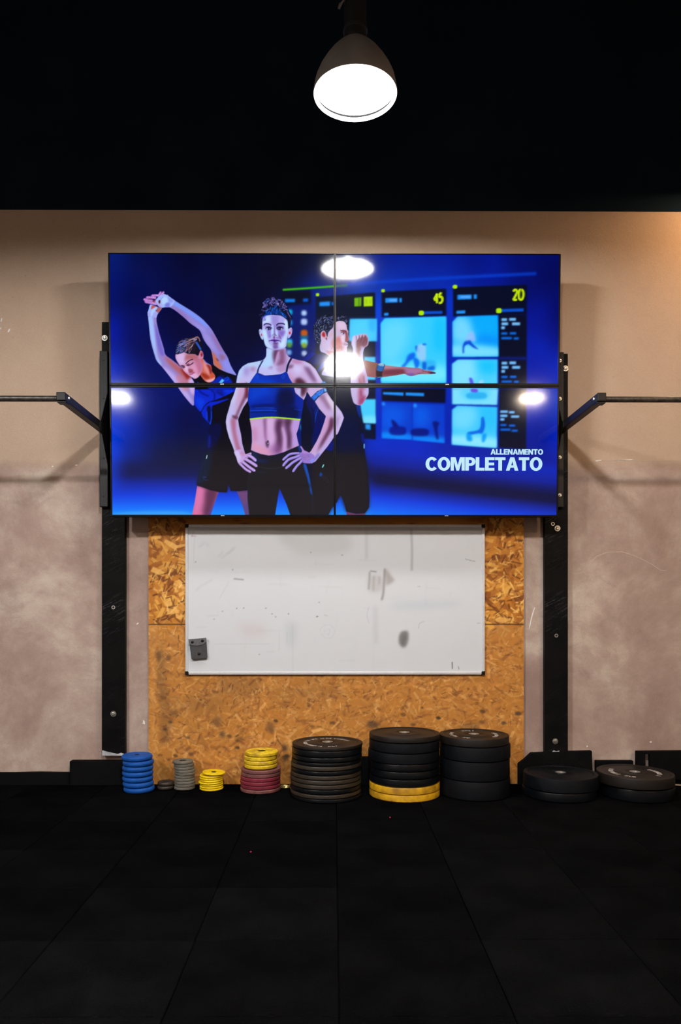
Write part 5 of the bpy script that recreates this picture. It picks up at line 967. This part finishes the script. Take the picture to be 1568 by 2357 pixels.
# caption lettering on the lower right display
def arc(cx, cz, rx, rz, a0, a1, n=20): return [(cx + rx * math.cos(math.radians(a0 + (a1 - a0) * k / n)), cz + rz * math.sin(math.radians(a0 + (a1 - a0) * k / n))) for k in range(n + 1)]
GL = {   # name: (width, list of polygons as strips), cap height 1; strips are quads lists (outer, inner paths)
    'A': (.92, [[(0, 0), (.27, 0), (.34, .22), (.60, .22), (.66, 0), (.93, 0), (.62, 1), (.32, 1)]], [[(.40, .40), (.55, .40), (.475, .70)]]),
    'L': (.66, [[(0, 0), (.66, 0), (.66, .21), (.27, .21), (.27, 1), (0, 1)]], []),
    'E': (.70, [[(0, 0), (.70, 0), (.70, .20), (.27, .20), (.27, .40), (.68, .40), (.68, .60), (.27, .60), (.27, .79), (.70, .79), (.70, 1), (0, 1)]], []),
    'N': (.84, [[(0, 0), (.25, 0), (.25, .60), (.56, 0), (.84, 0), (.84, 1), (.59, 1), (.59, .42), (.28, 1), (0, 1)]], []),
    'M': (1.04, [[(0, 0), (.23, 0), (.23, .68), (.42, 0), (.62, 0), (.81, .68), (.81, 0), (1.04, 0), (1.04, 1), (.68, 1), (.52, .40), (.36, 1), (0, 1)]], []),
    'T': (.78, [[(.255, 0), (.525, 0), (.525, .79), (.78, .79), (.78, 1), (0, 1), (0, .79), (.255, .79)]], []),
    'P': (.74, [[(0, 0), (.27, 0), (.27, .36), (.42, .36)] + arc(.42, .68, .34, .32, -90, 90, 14) + [(0, 1)]], [[(.27, .55), (.38, .55)] + arc(.38, .68, .115, .13, -90, 90, 10) + [(.27, .81)]]),
    'O': (.94, [arc(.47, .5, .47, .52, 0, 359, 40)], [arc(.47, .5, .20, .32, 0, 359, 30)]),
    'C': (.86, [arc(.47, .5, .47, .52, 40, 320, 34) + [(.58, .33)] + arc(.47, .5, .20, .32, -42, -318, 26) + [(.56, .66)]], []),
}
TEXT_M = glow_mat('lit_caption_lettering', (.52, .84, .97), .92); TEXT_M.node_tree.nodes['Principled BSDF'].inputs['Base Color'].default_value = (.002, .002, .003, 1)
def write(parent, word, xpx0, xpx1, yb, yt, group):
    tot = sum(GL[c][0] for c in word) + .035 * (len(word) - 1)
    cu = bpy.data.curves.new('caption', 'CURVE'); cu.dimensions = '2D'; cu.fill_mode = 'FRONT'
    ppm = 2 * PW / 1034.; sx = (xpx1 - xpx0) * ppm / tot; sz = (yb - yt) * ppm
    x = 0.
    for c in word:
        wd_, outs, ins = GL[c]
        for poly in outs + ins:
            sp = cu.splines.new('POLY'); sp.points.add(len(poly) - 1); sp.use_cyclic_u = True
            for p, (gx, gz) in zip(sp.points, poly): p.co = ((x + gx) * sx, gz * sz, 0, 1)
        x += wd_ + .035
    tmp = bpy.data.objects.new('tmp', cu); COL.objects.link(tmp)
    dg = bpy.context.evaluated_depsgraph_get(); me = bpy.data.meshes.new_from_object(tmp.evaluated_get(dg))
    bpy.data.objects.remove(tmp, do_unlink=True)
    me.materials.clear(); me.materials.append(TEXT_M)
    o = link('caption_lettering', me, None, parent); u0 = (xpx0 - 252) / 1034. * 2 * PW - PW - PW / 2
    o.location = (u0, .0040, (1188.5 - yb) / (1188.5 - 584) * 2 * PH); o.rotation_euler.x = math.pi / 2
    o['label'] = 'pale blue capital letters ' + word
write(places[(0, 1)], 'COMPLETATO', 978.5, 1248.5, 1081, 1050.5, 0)
write(places[(0, 1)], 'ALLENAMENTO', 1128.5, 1250, 1044, 1031.5, 0)
# wall bracket carrying the panels (in the gap behind them)
brk = thing('screen_mount', 'black steel rail mount fixing the video wall to the wall', 'bracket', (0, WALL_Y, vz0))
STEEL = simple('black_powder_coated_steel', (.0085, .009, .0105), .42, .0, spec=.2, var=.35, vscale=18, bmp=.08, bscale=260)
for z in (.45, 1.15):
    yb_ = VY - math.sin(TILT) * (z + .03) + DEP * math.cos(TILT)
    bm = B(); box(bm, vx0 + .35, vx1 - .35, yb_ + .004 - WALL_Y + .012, yb_ + .045 - WALL_Y, z, z + .06, .003); obj('rail', bm, STEEL, brk)
    for x in (vx0 + .6, 0, vx1 - .6):
        bm = B(); box(bm, x - .03, x + .03, yb_ + .045 - WALL_Y, -.0005, z + .008, z + .052, .002); obj('standoff', bm, STEEL, brk)
# ---------------------------------------------------------------- black posts and pull-up bars
STEEL_SCR = simple('scratched_black_steel', (.017, .017, .019), .38, .1, var=.3, vscale=14)
def scratch_steel():
    m, nt, bs = new_mat('scuffed_black_post_paint')
    v = coords(nt); c = None
    base = ramp(nt, noise(nt, v, 9, 5), [(.35, (.003, .003, .0034)), (.7, (.0065, .006, .0062))])
    ro = nt.nodes.new('ShaderNodeVectorRotate'); ro.rotation_type = 'Y_AXIS'; ro.inputs['Angle'].default_value = .5; lk(nt, v, ro.inputs['Vector'])
    mp = nt.nodes.new('ShaderNodeMapping'); mp.inputs['Scale'].default_value = (2.2, 1, 40); lk(nt, ro.outputs[0], mp.inputs['Vector'])
    s = ramp(nt, noise(nt, mp.outputs[0], 3., 4, .7, .35), [(.585, 0.), (.60, 1.), (.615, 0.)])
    g = ramp(nt, noise(nt, v, 2.4, 2), [(.45, 0.), (.6, 1.)])
    lk(nt, mix(nt, math_(nt, 'MULTIPLY', math_(nt, 'MULTIPLY', s, g), .8), base, (.10, .10, .11)), bs.inputs['Base Color'])
    bs.inputs['Roughness'].default_value = .42; bs.inputs['Specular IOR Level'].default_value = .05
    return m
POST_M = scratch_steel()
ZINC = simple('zinc_plated_bolt', (.62, .60, .56), .32, .9, var=.3, vscale=60)
HOLE = simple('dark_bolt_hole', (.004, .004, .004), .8)
TAPE = simple('torn_whitish_tape', (.52, .53, .56), .7, var=.4, vscale=30)
CY = 4.838                                             # front of the posts
def bolt(parent, x, y, z, r=.015):
    bm = B(); lathe(bm, [(0, .002), (r * 1.25, .002), (r * 1.3, .0), (0, 0)], 20, close=False)
    w_ = obj('bolt', bm, ZINC, parent, (x, y, z), smooth=True); w_.rotation_euler.x = math.pi / 2
    bm = B(); lathe(bm, [(0, .010), (r * .5, .0105), (r * .78, .0095), (r * .85, .008), (r * .85, .0015), (0, .0015)], 6, close=False)
    obj('bolt_head', bm, ZINC, w_)
def hole(parent, x, y, z, r=.012, ring=True):
    if ring:
        bm = B(); lathe(bm, [(r, 0), (r, .0012), (r * .62, .0012), (r * .62, 0)], 20); o = obj('hole_ring', bm, ZINC, parent, (x, y, z)); o.rotation_euler.x = math.pi / 2
    bm = B(); lathe(bm, [(0, .0008), (r * (.62 if ring else .8), .0008), (r * (.62 if ring else .8), 0), (0, 0)], 16, close=False); o = obj('bolt_hole', bm, HOLE, parent, (x, y, z)); o.rotation_euler.x = math.pi / 2
def post(x0p, x1p, ytop, ybot, bolts, holes, label):
    x0, x1 = GX(x0p, CY), GX(x1p, CY); z0, z1 = GZ(ybot, CY), GZ(ytop, CY); xc = (x0 + x1) / 2
    t = thing('wall_post', label, 'post', (xc, WALL_Y, z0), 'black wall posts')
    wd2 = (x1 - x0) / 2; f = CY - WALL_Y
    bm = B(); box(bm, -wd2, wd2, f, f + .006, 0, z1 - z0, .0015); obj('face_plate', bm, POST_M, t)
    for s in (-1, 1):
        bm = B(); box(bm, s * wd2 - (.006 if s > 0 else 0), s * wd2 + (.006 if s < 0 else 0), f + .0058, -.0005, 0, z1 - z0); obj('flange', bm, POST_M, t)
    for px, py in bolts:
        q = P(px, py, CY); bolt(t, q.x - xc, f - .0002, q.z - z0)
    for px, py in holes:
        q = P(px, py, CY); hole(t, q.x - xc, f - .0002, q.z - z0)
    return t, xc, z0, f
pl, xc, z0, f = post(234.5, 287.5, 742, 1739, [(241, 778), (261, 1643)], [(261, 1398)], 'black steel wall post left of the whiteboard, below the left bar')
bm = B(); prism(bm, [(-.073, .001), (.072, .001), (.072, .012), (.05, .02), (.03, .012), (.0, .018), (-.03, .024), (-.05, .030), (-.073, .036)], -.0015); obj('torn_tape', bm, TAPE, pl, (0, f - .0002, 0))
pr, xc, z0, f = post(1254.5, 1307.5, 813, 1733, [(1283.5, 1216), (1278.5, 1706), (1302, 848)], [(1281, 1463), (1273, 1206)], 'black steel wall post right of the whiteboard, below the right bar')
bm = B(); prism(bm, [(.0, .004), (.05, .002), (.048, .014), (.03, .009), (.012, .016)], -.0012); obj('torn_tape', bm, TAPE, pr, (-.03, f - .0002, 0))

CHALK = simple('chalk_worn_bar_steel', (.022, .021, .020), .4, .4, var=.5, vscale=40, dark=(.07, .06, .05))
def pullup(s, xa_, ytop, ybot, label):
    """s = -1 left, +1 right; arm centre x = xa_"""
    BY, AY, EY = 4.80, 4.65, 4.055
    z0, z1 = GZ(ybot, BY), GZ(ytop, BY)
    t = thing('pull_up_bar', label, 'pull-up bar', (xa_, CY, z0), 'wall-mounted pull-up bars')
    oy = -CY
    bm = B(); box(bm, -.027, .027, BY + oy, CY - .001 + oy, 0, z1 - z0, .004, 2); br = obj('mounting_upright', bm, STEEL, t)
    for py in ((830, 918, 1055, 1143) if s < 0 else (829, 917, 1052, 1139)):
        zq = GZ(py, BY) - z0
        (hole(t, 0, BY + oy - .0002, zq, .0075, False) if s < 0 else bolt(t, .0, BY + oy - .0002, zq, .009))
    # arm: square tube running straight out from the wall
    zc_end = GZ(911, EY); zc_root = GZ(978, AY)
    zc = (zc_end + zc_root) / 2
    a, hz = .0235, .0225
    bm = B(); box(bm, -a, a, EY + oy, BY + .002 + oy, zc - hz - z0, zc + hz - z0, .003, 2); obj('arm', bm, STEEL, t)
    bm = B(); box(bm, -a - .001, a + .001, EY - .010 + oy, EY - .0003 + oy, zc - hz - z0 - .001, zc + hz - z0 + .001, .004, 2); obj('end_cap', bm, BLK_PLASTIC, t)
    bm = B(); box(bm, -a - .001, a + .001, EY + .002 + oy, EY + .05 + oy, zc - hz - z0 - .010, zc - hz - z0 - .0003, .002); obj('end_plate', bm, STEEL, t)
    # gussets above and below the arm on both cheeks
    for c in (-s,):
        zt, zb = GZ(905, BY) - z0, GZ(1068, BY) - z0
        bm = B(); pts = [(BY + oy, zt), (BY + oy, zb), (AY + oy + .02, zc - hz - z0 - .004), (AY + oy, zc - hz * .8 - z0), (AY + oy, zc + hz * .8 - z0), (AY + oy + .02, zc + hz - z0 + .004)]
        va = [bm.verts.new((c * a, y, z)) for y, z in pts]; vb = [bm.verts.new((c * (a + .004), y, z)) for y, z in pts]
        bm.faces.new(va); bm.faces.new(vb[::-1])
        for i in range(len(pts)): bm.faces.new((va[i], va[(i + 1) % len(pts)], vb[(i + 1) % len(pts)], vb[i]))
        obj('gusset', bm, STEEL, t)
    # side holes and bolts near the tip on the inner cheek
    inn = -s
    for yy, kind in ((EY + .05, 'b'), (EY + .11, 'h'), (EY + .27, 'h')):
        if kind == 'b':
            bm = B(); lathe(bm, [(0, .007), (.008, .006), (.010, .001), (0, .001)], 6, close=False); o = obj('cross_bolt', bm, ZINC, t, (inn * (a + .0002), yy + oy, zc - z0 + .004)); o.rotation_euler.y = inn * math.pi / 2
        else:
            bm = B(); lathe(bm, [(0, .0008), (.010, .0008), (.010, 0), (0, 0)], 16, close=False); o = obj('tube_hole', bm, HOLE, t, (inn * (a + .0001), yy + oy, zc - z0)); o.rotation_euler.y = inn * math.pi / 2
    # round bar to the next bracket outside the frame
    zb = GZ(918, EY + .02) - z0
    x_end = s * 1.95
    bm = B(); tube(bm, [(s * a * .9, EY + .025 + oy, zb), (x_end, EY + .025 + oy, zb)], .0165, 20); obj('bar', bm, CHALK, t, smooth=True)
    return t
pullup(-1, -1.493, 808, 1167, 'black pull-up bar reaching out of frame at the left')
pullup(1, 1.4735, 809, 1167, 'black pull-up bar reaching out of frame at the right')

# ---------------------------------------------------------------- weight plates
def rubber(name, col, rough=.5, var=.3, dark=None, bmp=.15, spec=.4, vs=22): return simple(name, col, rough, 0, var, vs, bmp, 300, dark, spec)
BLUE = rubber('blue_vinyl', (.006, .080, .37), .55, .25, spec=.2)
YEL = rubber('yellow_gloss_paint', (.88, .62, .004), .38, .15)
YEL2 = rubber('worn_yellow_rubber', (.84, .60, .008), .5, .35, (.42, .26, .03))
RED = rubber('red_rubber', (.22, .022, .040), .5, .35); ROSE = rubber('faded_rose_rubber', (.20, .070, .066), .55, .3)
GREY = rubber('grey_cast_iron', (.15, .14, .115), .6, .3); BROWN_S = rubber('dark_brown_rubber', (.035, .024, .018), .5, .3)
BLK = rubber('black_bumper_rubber', (.0028, .0038, .0054), .30, .3, spec=.2); BLK_D = rubber('dusty_black_rubber', (.010, .0078, .0064), .48, .35, spec=.22); BLK_T = rubber('matt_black_rubber', (.0034, .0044, .0062), .5, .3, bmp=.5, spec=.1)
BRN = rubber('brown_grey_rubber', (.030, .022, .015), .4, .3); YELB = rubber('scuffed_amber_rubber', (.66, .36, .006), .5, .45, (.30, .14, .010), vs=14)
HUB = simple('steel_hub', (.55, .53, .5), .35, .9)
PRINT = simple('worn_white_print', (.52, .48, .44), .6, var=.5, vscale=60)
def disc_prof(R, T, hole_r, kind):
    b = min(.006, T * .22)
    if kind == 'round':      # tyre-like vinyl plate
        e = T * .5; n = 6
        out = [(R - e * .75 + e * .75 * math.cos(math.radians(a)), T / 2 + (T / 2 - .0004) * math.sin(math.radians(a))) for a in [-90 + 180 * i / (2 * n) for i in range(2 * n + 1)]]
        return [(hole_r, .004)] + [(R * .45, .0015)] + out + [(R * .72, T - .0035), (R * .5, T - .0035), (hole_r + .012, T - .001), (hole_r, T - .003)]
    if kind == 'bumper':
        d = .005
        return [(hole_r, .001), (R * .9, .001), (R - b, .0), (R, b), (R, T - b), (R - b * .35, T - b * .25), (R - b * 1.2, T - .0003), (R * .885, T - .0008), (R * .86, T - d), (R * .47, T - d), (R * .45, T - d * .4), (R * .26, T - d * .4), (R * .24, T - d), (R * .155, T - d), (R * .145, T - .001), (hole_r, T - .001)]
    if kind == 'flat':
        return [(hole_r, .001), (R - b, 0), (R, b), (R, T - b), (R - b, T - .0002), (R * .88, T - .0004), (R * .84, T - .0035), (R * .42, T - .0035), (R * .38, T - .0006), (hole_r + .004, T - .0006), (hole_r, T - .003)]
    return [(hole_r, .0005), (R - b, 0), (R, b), (R, T - b), (R - b, T), (hole_r + .002, T - .0002), (hole_r, T - .002)]
plate_cache = {}
ORD = ['topmost', 'second from top', 'third from top', 'fourth from top', 'fifth from top', 'sixth from top', 'seventh from top', 'eighth from top', 'ninth from top', 'tenth from top', 'eleventh from top', 'twelfth from top']
GAP = .0007
def stack(name, cxp, Yc, plates, group, lab, n=48, first=0, z_start=.001, total=None):
    """plates top first: (R, T, dx px, dy m, material, kind, hole radius, adjective, tilt)"""
    z = z_start; out = []
    for i in range(len(plates) - 1, -1, -1):
        R, T, dx, dy, m, kind, hr, adj, tilt = plates[i]
        key = (round(R, 4), round(T, 4), kind, hr, m.name)
        if key not in plate_cache:
            bm = B(); lathe(bm, disc_prof(R, T, hr, kind), n); bmesh.ops.recalc_face_normals(bm, faces=bm.faces[:])
            me = bpy.data.meshes.new(name); bm.to_mesh(me); bm.free(); me.shade_smooth()
            try: me.set_sharp_from_angle(angle=math.radians(35))
            except Exception: pass
            me.materials.append(m); plate_cache[key] = me
        lift = R * math.sin(abs(tilt))
        o = link(name, plate_cache[key], None, None, (GX(cxp + dx, Yc + dy), Yc + dy, z + lift)); o.rotation_euler = (0, tilt, (i * 1.7) % 6.28 if abs(tilt) < 1e-6 else 0)
        tag(o, lab.format(adj=adj, ord=ORD[i + first]), 'weight plate', group)
        z += T + GAP + lift * 2
        out.append(o)
    return out[::-1], z
def hub(o, R, T, r=.026, kind='bumper'):
    bm = B(); lathe(bm, [(r * .93, T - .012), (r * 1.28, T - .0004), (r * 1.28, T + .0004), (r * 1.0, T + .0004)], 32); obj('hub_ring', bm, HUB, o, smooth=True)
def print_ring(o, R, T, rr0, rr1, arcs, seed):
    """worn, unreadable raised print set around the plate face"""
    r = random.Random(seed); bm = B(); z = T - .005 + .0002
    for a0, a1 in arcs:
        a = a0
        while a < a1:
            wdt = r.uniform(3.2, 5.2)
            kind = r.choice('IHLTOE')
            def seg(u0, u1, v0, v1):
                vs = []
                for uu, vv in ((u0, v0), (u1, v0), (u1, v1), (u0, v1)):
                    an = math.radians(a + uu * wdt); rad = rr0 + (rr1 - rr0) * vv
                    vs.append((rad * math.cos(an), rad * math.sin(an)))
                lo = [bm.verts.new((x, y, z)) for x, y in vs]; hi = [bm.verts.new((x, y, z + .0012)) for x, y in vs]
                bm.faces.new(hi)
                for i in range(4): bm.faces.new((lo[i], lo[(i + 1) % 4], hi[(i + 1) % 4], hi[i]))
            if r.random() > .15:
                seg(.0, .26, 0, 1)
                if kind in 'HO': seg(.56, .8, 0, 1)
                if kind in 'LOE': seg(.26, .8, .0, .22)
                if kind in 'TOE': seg(.26, .8, .78, 1)
                if kind in 'HE': seg(.26, .6, .4, .6)
            a += wdt * 1.12
    obj('raised_print', bm, PRINT, o)['kind'] = 'stuff'

def bore_shade(o, T, r, m=HOLE):  # dark cup; the shade inside the hole is put into its colour
    bm = B(); lathe(bm, [(0, T - .006), (r * .985, T - .006), (r * .985, T - .0022), (r * .94, T - .0022), (r * .94, T - .0055), (0, T - .0055)], 28, close=False); obj('bore_shade', bm, m, o)
# blue vinyl plates
dx = [-3, 0, -1, -1, -1, 0, 2]
ps, _ = stack('vinyl_plate', 318.5, 4.70, [(.0965, .0325, d, 0, BLUE, 'round', .0145, '', 0) for d in dx], 'blue vinyl plates', 'blue vinyl plate, {ord} in the leftmost stack of seven')
bore_shade(ps[0], .0325, .0145)
# small brown pair
ps, _ = stack('small_plate', 382, 4.75, [(.0525, .0245, d, 0, BROWN_S, 'round', .022, '', 0) for d in (0, -1)], 'small dark brown plates', 'small dark brown plate, {ord} of the low pair beside the blue stack')
bore_shade(ps[0], .0245, .022)
# grey iron plates
g = [(-3, .066), (0, .064), (0, .065), (2, .066), (2, .066), (1, .065), (1, .065), (2, .066), (2, .066), (1, .067)]
ps, _ = stack('iron_plate', 424, 4.762, [(R, .0175, d, 0, GREY, 'thin', .023, '', 0) for d, R in g], 'grey iron plates', 'thin grey iron plate, {ord} in the narrow grey stack')
bore_shade(ps[0], .0175, .023)
# small yellow plates
y = [(5, .0735, .05), (0, .075, 0), (-1, .074, 0), (0, .074, 0), (-2, .078, 0), (0, .074, 0), (-.5, .075, 0), (0, .076, 0)]
ps, _ = stack('yellow_plate', 487, 4.748, [(R, .0128, d, 0, YEL, 'round', .016, '', t) for d, R, t in y], 'small yellow plates', 'small glossy yellow plate, {ord} in the short all-yellow stack')
bore_shade(ps[0], .0128, .016)
# red plates with yellow on top
ps, zt = stack('red_plate', 600, 4.72, [(.126, .0238, 1, 0, ROSE, 'flat', .026, 'faded rose', 0), (.126, .0238, 1, .002, ROSE, 'flat', .026, 'faded rose', 0), (.127, .0238, 0, 0, RED, 'flat', .026, 'crimson', 0), (.128, .0238, -.5, 0, RED, 'flat', .026, 'crimson', 0), (.127, .0238, 0, .001, RED, 'flat', .026, 'crimson', 0), (.128, .0238, 0, 0, ROSE, 'flat', .026, 'faded rose', 0)],
               'red plates', '{adj} plate, {ord} of the six red plates under yellow ones')
ps, _ = stack('yellow_plate', 600.5, 4.72, [(.1045, .0255, 2, 0, YEL2, 'flat', .026, '', 0), (.1045, .0255, -.5, 0, YEL2, 'flat', .026, '', 0), (.105, .0255, -.5, 0, YEL2, 'flat', .026, '', 0), (.1045, .0255, 0, 0, YEL2, 'flat', .026, '', 0)], 'medium yellow plates', 'worn yellow plate, {ord} of the four lying on red plates', z_start=zt)
bore_shade(ps[0], .0255, .026)
# thin bumpers, brown and black mixed
sp = [(40, BLK_D, 2, 'dusty black', .2180), (75, BLK, 1, 'black', .2175), (58, BLK, 1, 'black', .2175), (40, BLK, 0, 'black', .2175), (52, BRN, -1, 'brown', .2185), (50, BLK, -1, 'black', .2185), (52, BRN, -1.5, 'brown', .2185), (52, BRN, -2, 'brown', .219), (52, BRN, -1.5, 'brown', .219), (56, BLK, -1.5, 'black', .2185), (50, BRN, -2, 'brown', .219), (45, BLK, 0, 'black', .2185)]
kk = (.331 - 12 * GAP) / sum(s[0] for s in sp)
ps, _ = stack('bumper_plate', 752, 4.588, [(R, t * kk, d, 0, m, 'bumper', .026, a, 0) for t, m, d, a, R in sp], 'bumper plates of the brown and black stack', '{adj} bumper plate, {ord} in the tall brown and black stack', 72)
hub(ps[0], .218, sp[0][0] * kk); print_ring(ps[0], .218, sp[0][0] * kk, .128, .150, [(170, 262), (272, 300), (20, 110), (120, 160)], 4)
# black bumpers on two yellow ones
sp = [(60, BLK_D, 0, 'dusty black', .219), (104, BLK_T, 0, 'thick black', .219), (106, BLK_T, -1.5, 'thick black', .221), (74, BLK, 0, 'glossy black', .216), (76, BLK, 0, 'glossy black', .216), (77, BLK, 0, 'glossy black', .2165), (75, YELB, 0, 'scuffed yellow', .219), (71, YELB, 0, 'scuffed yellow', .219)]
kk = (.387 - 8 * GAP) / sum(s[0] for s in sp)
ps, _ = stack('bumper_plate', 931, 4.606, [(R, t * kk, d, 0, m, 'bumper', .026, a, 0) for t, m, d, a, R in sp], 'bumper plates of the stack with yellow base', '{adj} bumper plate, {ord} in the stack with yellow plates below', 72)
hub(ps[0], .219, sp[0][0] * kk)
# four thick black bumpers
sp = [(86, BLK_D, -1.5, 'dusty black', .2165), (146, BLK_T, 1, 'thick black', .218), (195, BLK_T, -.5, 'very thick black', .217), (190, BLK_T, 0, 'very thick black', .218)]
kk = (.372 - 4 * GAP) / sum(s[0] for s in sp)
ps, _ = stack('bumper_plate', 1092.5, 4.632, [(R, t * kk, d, 0, m, 'bumper', .026, a, 0) for t, m, d, a, R in sp], 'four thick black bumper plates', '{adj} bumper plate, {ord} in the tall stack of four', 72)
hub(ps[0], .2165, sp[0][0] * kk); print_ring(ps[0], .2165, sp[0][0] * kk, .130, .152, [(150, 215), (232, 250), (318, 385), (80, 112)], 7)
# low pair in front of the tread mat
ps, _ = stack('bumper_plate', 1289.5, 4.595, [(.225, .083, 1, 0, BLK_T, 'bumper', .026, 'thick black', 0), (.222, .054, -2, 0, BLK, 'bumper', .026, 'thinner black', 0)], 'low pair of black bumpers by the right post', '{adj} bumper plate, {ord} of the pair before the tread mat', 72)
hub(ps[0], .225, .083)
# low pair at the right edge
ps, _ = stack('bumper_plate', 1462, 4.585, [(.229, .066, -.5, 0, BLK_D, 'bumper', .026, 'printed dusty black', .012), (.219, .074, 4, 0, BLK, 'bumper', .026, 'glossy black', 0)], 'low pair of black bumpers at the right edge', '{adj} bumper plate, {ord} of the pair nearest the right edge', 72)
hub(ps[0], .229, .066); print_ring(ps[0], .229, .066, .128, .156, [(140, 215), (225, 250), (318, 392)], 12)

# ---------------------------------------------------------------- rubber mats leaning on the wall
def mat_block(x0, x1, yf, yb, h, label, pts=None, name='rubber_mat', group='rubber mats standing against the wall'):
    bm = B()
    if pts: prism(bm, pts, yb - yf)
    else: prism(bm, [(x0, 0), (x1, 0), (x1, h), (x0, h)], yb - yf)
    bmesh.ops.bevel(bm, geom=bm.edges[:], offset=.003, segments=1, affect='EDGES')
    o = obj(name, bm, RUBBER, None, (0, yf, .0012)); return tag(o, label, 'rubber mat', group)
mat_block(GX(160, 4.825), GX(322, 4.825), 4.826, WALL_Y - .0005, GZ(1752, 4.825), 'plain black rubber mat upright at the wall behind blue plates')
mat_block(GX(800, 4.838), GX(880, 4.838), 4.832, OSB_Y - .0008, GZ(1743, 4.832), 'black rubber mat standing between the two tall bumper stacks')
TREAD = RUBBER
ty = 4.826
T3 = fr(1160, 1680, .2602)
def w2(pts): return [(GX(x, ty), GZ(y, ty)) for x, y in pts]
pp = w2(T3(131, 305, 180, 270, 245, 209, 450, 200, 782, 191, 783, 281, 790, 470, 131, 470))
pp = [(x, max(z, 0.)) for x, z in pp]; pp[-1] = (pp[-1][0], 0.); pp[-2] = (pp[-2][0], 0.)
tm = mat_block(0, 0, ty, OSB_Y - .0008, 0, 'black tread mat with cut corner below the right post', pp)
# raised diamond tread ribs on its face
bm = B()
def rib(a, b, wdt=.0022, up=.0016):
    a, b = Vector((a[0], 0, a[1])), Vector((b[0], 0, b[1])); d = (b - a).normalized(); n = Vector((-d.z, 0, d.x)) * wdt
    lo = [bm.verts.new(v) for v in (a - n, b - n, b + n, a + n)]; hi = [bm.verts.new(v + Vector((0, -up, 0))) for v in (a - n * .5, b - n * .5, b + n * .5, a + n * .5)]
    bm.faces.new(hi)
    for i in range(4): bm.faces.new((lo[i], lo[(i + 1) % 4], hi[(i + 1) % 4], hi[i]))
xl, xr = pp[2][0] + .01, pp[4][0] - .01; zt_ = min(pp[2][1], pp[4][1]) - .008
for s in (-1, 1):
    k0 = xl - .2
    while k0 < xr + .2:
        # line x = k0 + s*(z)*1.6 between z = .10 and zt_
        za, zb = .10, zt_; a = (k0 + s * za * 1.6, za); b = (k0 + s * zb * 1.6, zb)
        if min(a[0], b[0]) > xl and max(a[0], b[0]) < xr: rib(a, b)
        k0 += .030
obj('tread_ribs', bm, RUBBER, tm, (0, 0, 0))['kind'] = 'stuff'
mat_block(GX(1372, 4.85), GX(1458, 4.85), 4.846, WALL_Y - .0006, GZ(1752, 4.85), 'low black rubber mat behind the gap of the right plate pairs')
ty = 4.852 - .0125
RY = 4.8175
pts = [(GX(x, RY), GZ(y, RY)) for x, y in ((1466, 1797), (1466, 1730.5), (1640, 1729), (1640, 1797), (1497.5, 1797), (1497.5, 1736), (1485, 1736), (1485, 1797))]
mat_block(0, 0, RY, WALL_Y - .032, 0, 'black rubber block with notch on the skirting at right edge', pts)

# ---------------------------------------------------------------- floor oddments
BRASS = simple('pale_brass_wire', (.55, .45, .16), .35, .8)
q = P(657, 1815, 1.16 * 1700 / 415.)
ct = thing('wire_coil', 'small pale brass wire coil on floor between red and brown stacks', 'wire', (q.x, q.y, .001))
bm = B(); tube(bm, [(.030 * math.cos(a * .35), .016 * math.sin(a * .35), .003 + a * .00035) for a in range(56)], .0022, 6); obj('coil', bm, BRASS, ct, smooth=True)
bm = B(); tube(bm, [(.03, 0, .003), (.05, -.008, .003), (.058, -.016, .003)], .0022, 6); obj('tail', bm, BRASS, ct)
WOOD = simple('pale_wood', (.50, .36, .24), .6, var=.3, vscale=40)
q = P(1560, 1808, 1.16 * 1700 / 408.)
bm = B(); prism(bm, [(-.035, 0), (.12, 0), (.12, .006), (-.028, .006)], .012); o = obj('wood_strip', bm, WOOD, None, (q.x, q.y - .02, .0012)); o.rotation_euler.z = math.radians(-22); tag(o, 'thin pale wooden strip on the floor at the right edge', 'wood strip')
CONF = simple('pink_foam', (.55, .03, .08), .6)
for i, (px, py, lab) in enumerate(((898, 1883, 'tiny pink foam crumb on the floor before the yellow-based stack'), (577, 1962, 'tiny pink foam crumb on the floor nearer the camera'), (1415, 1839, 'tiny pink foam crumb between the two low plate pairs'))):
    q = P(px, py, 1.16 * 1700 / (py - 1400.)); bm = B(); prism(bm, [(-.004, 0), (.003, 0), (.005, .002), (.002, .005), (-.003, .004)], .006)
    tag(obj('foam_crumb', bm, CONF, None, (q.x, q.y, .0005)), lab, 'crumb', 'pink foam crumbs')
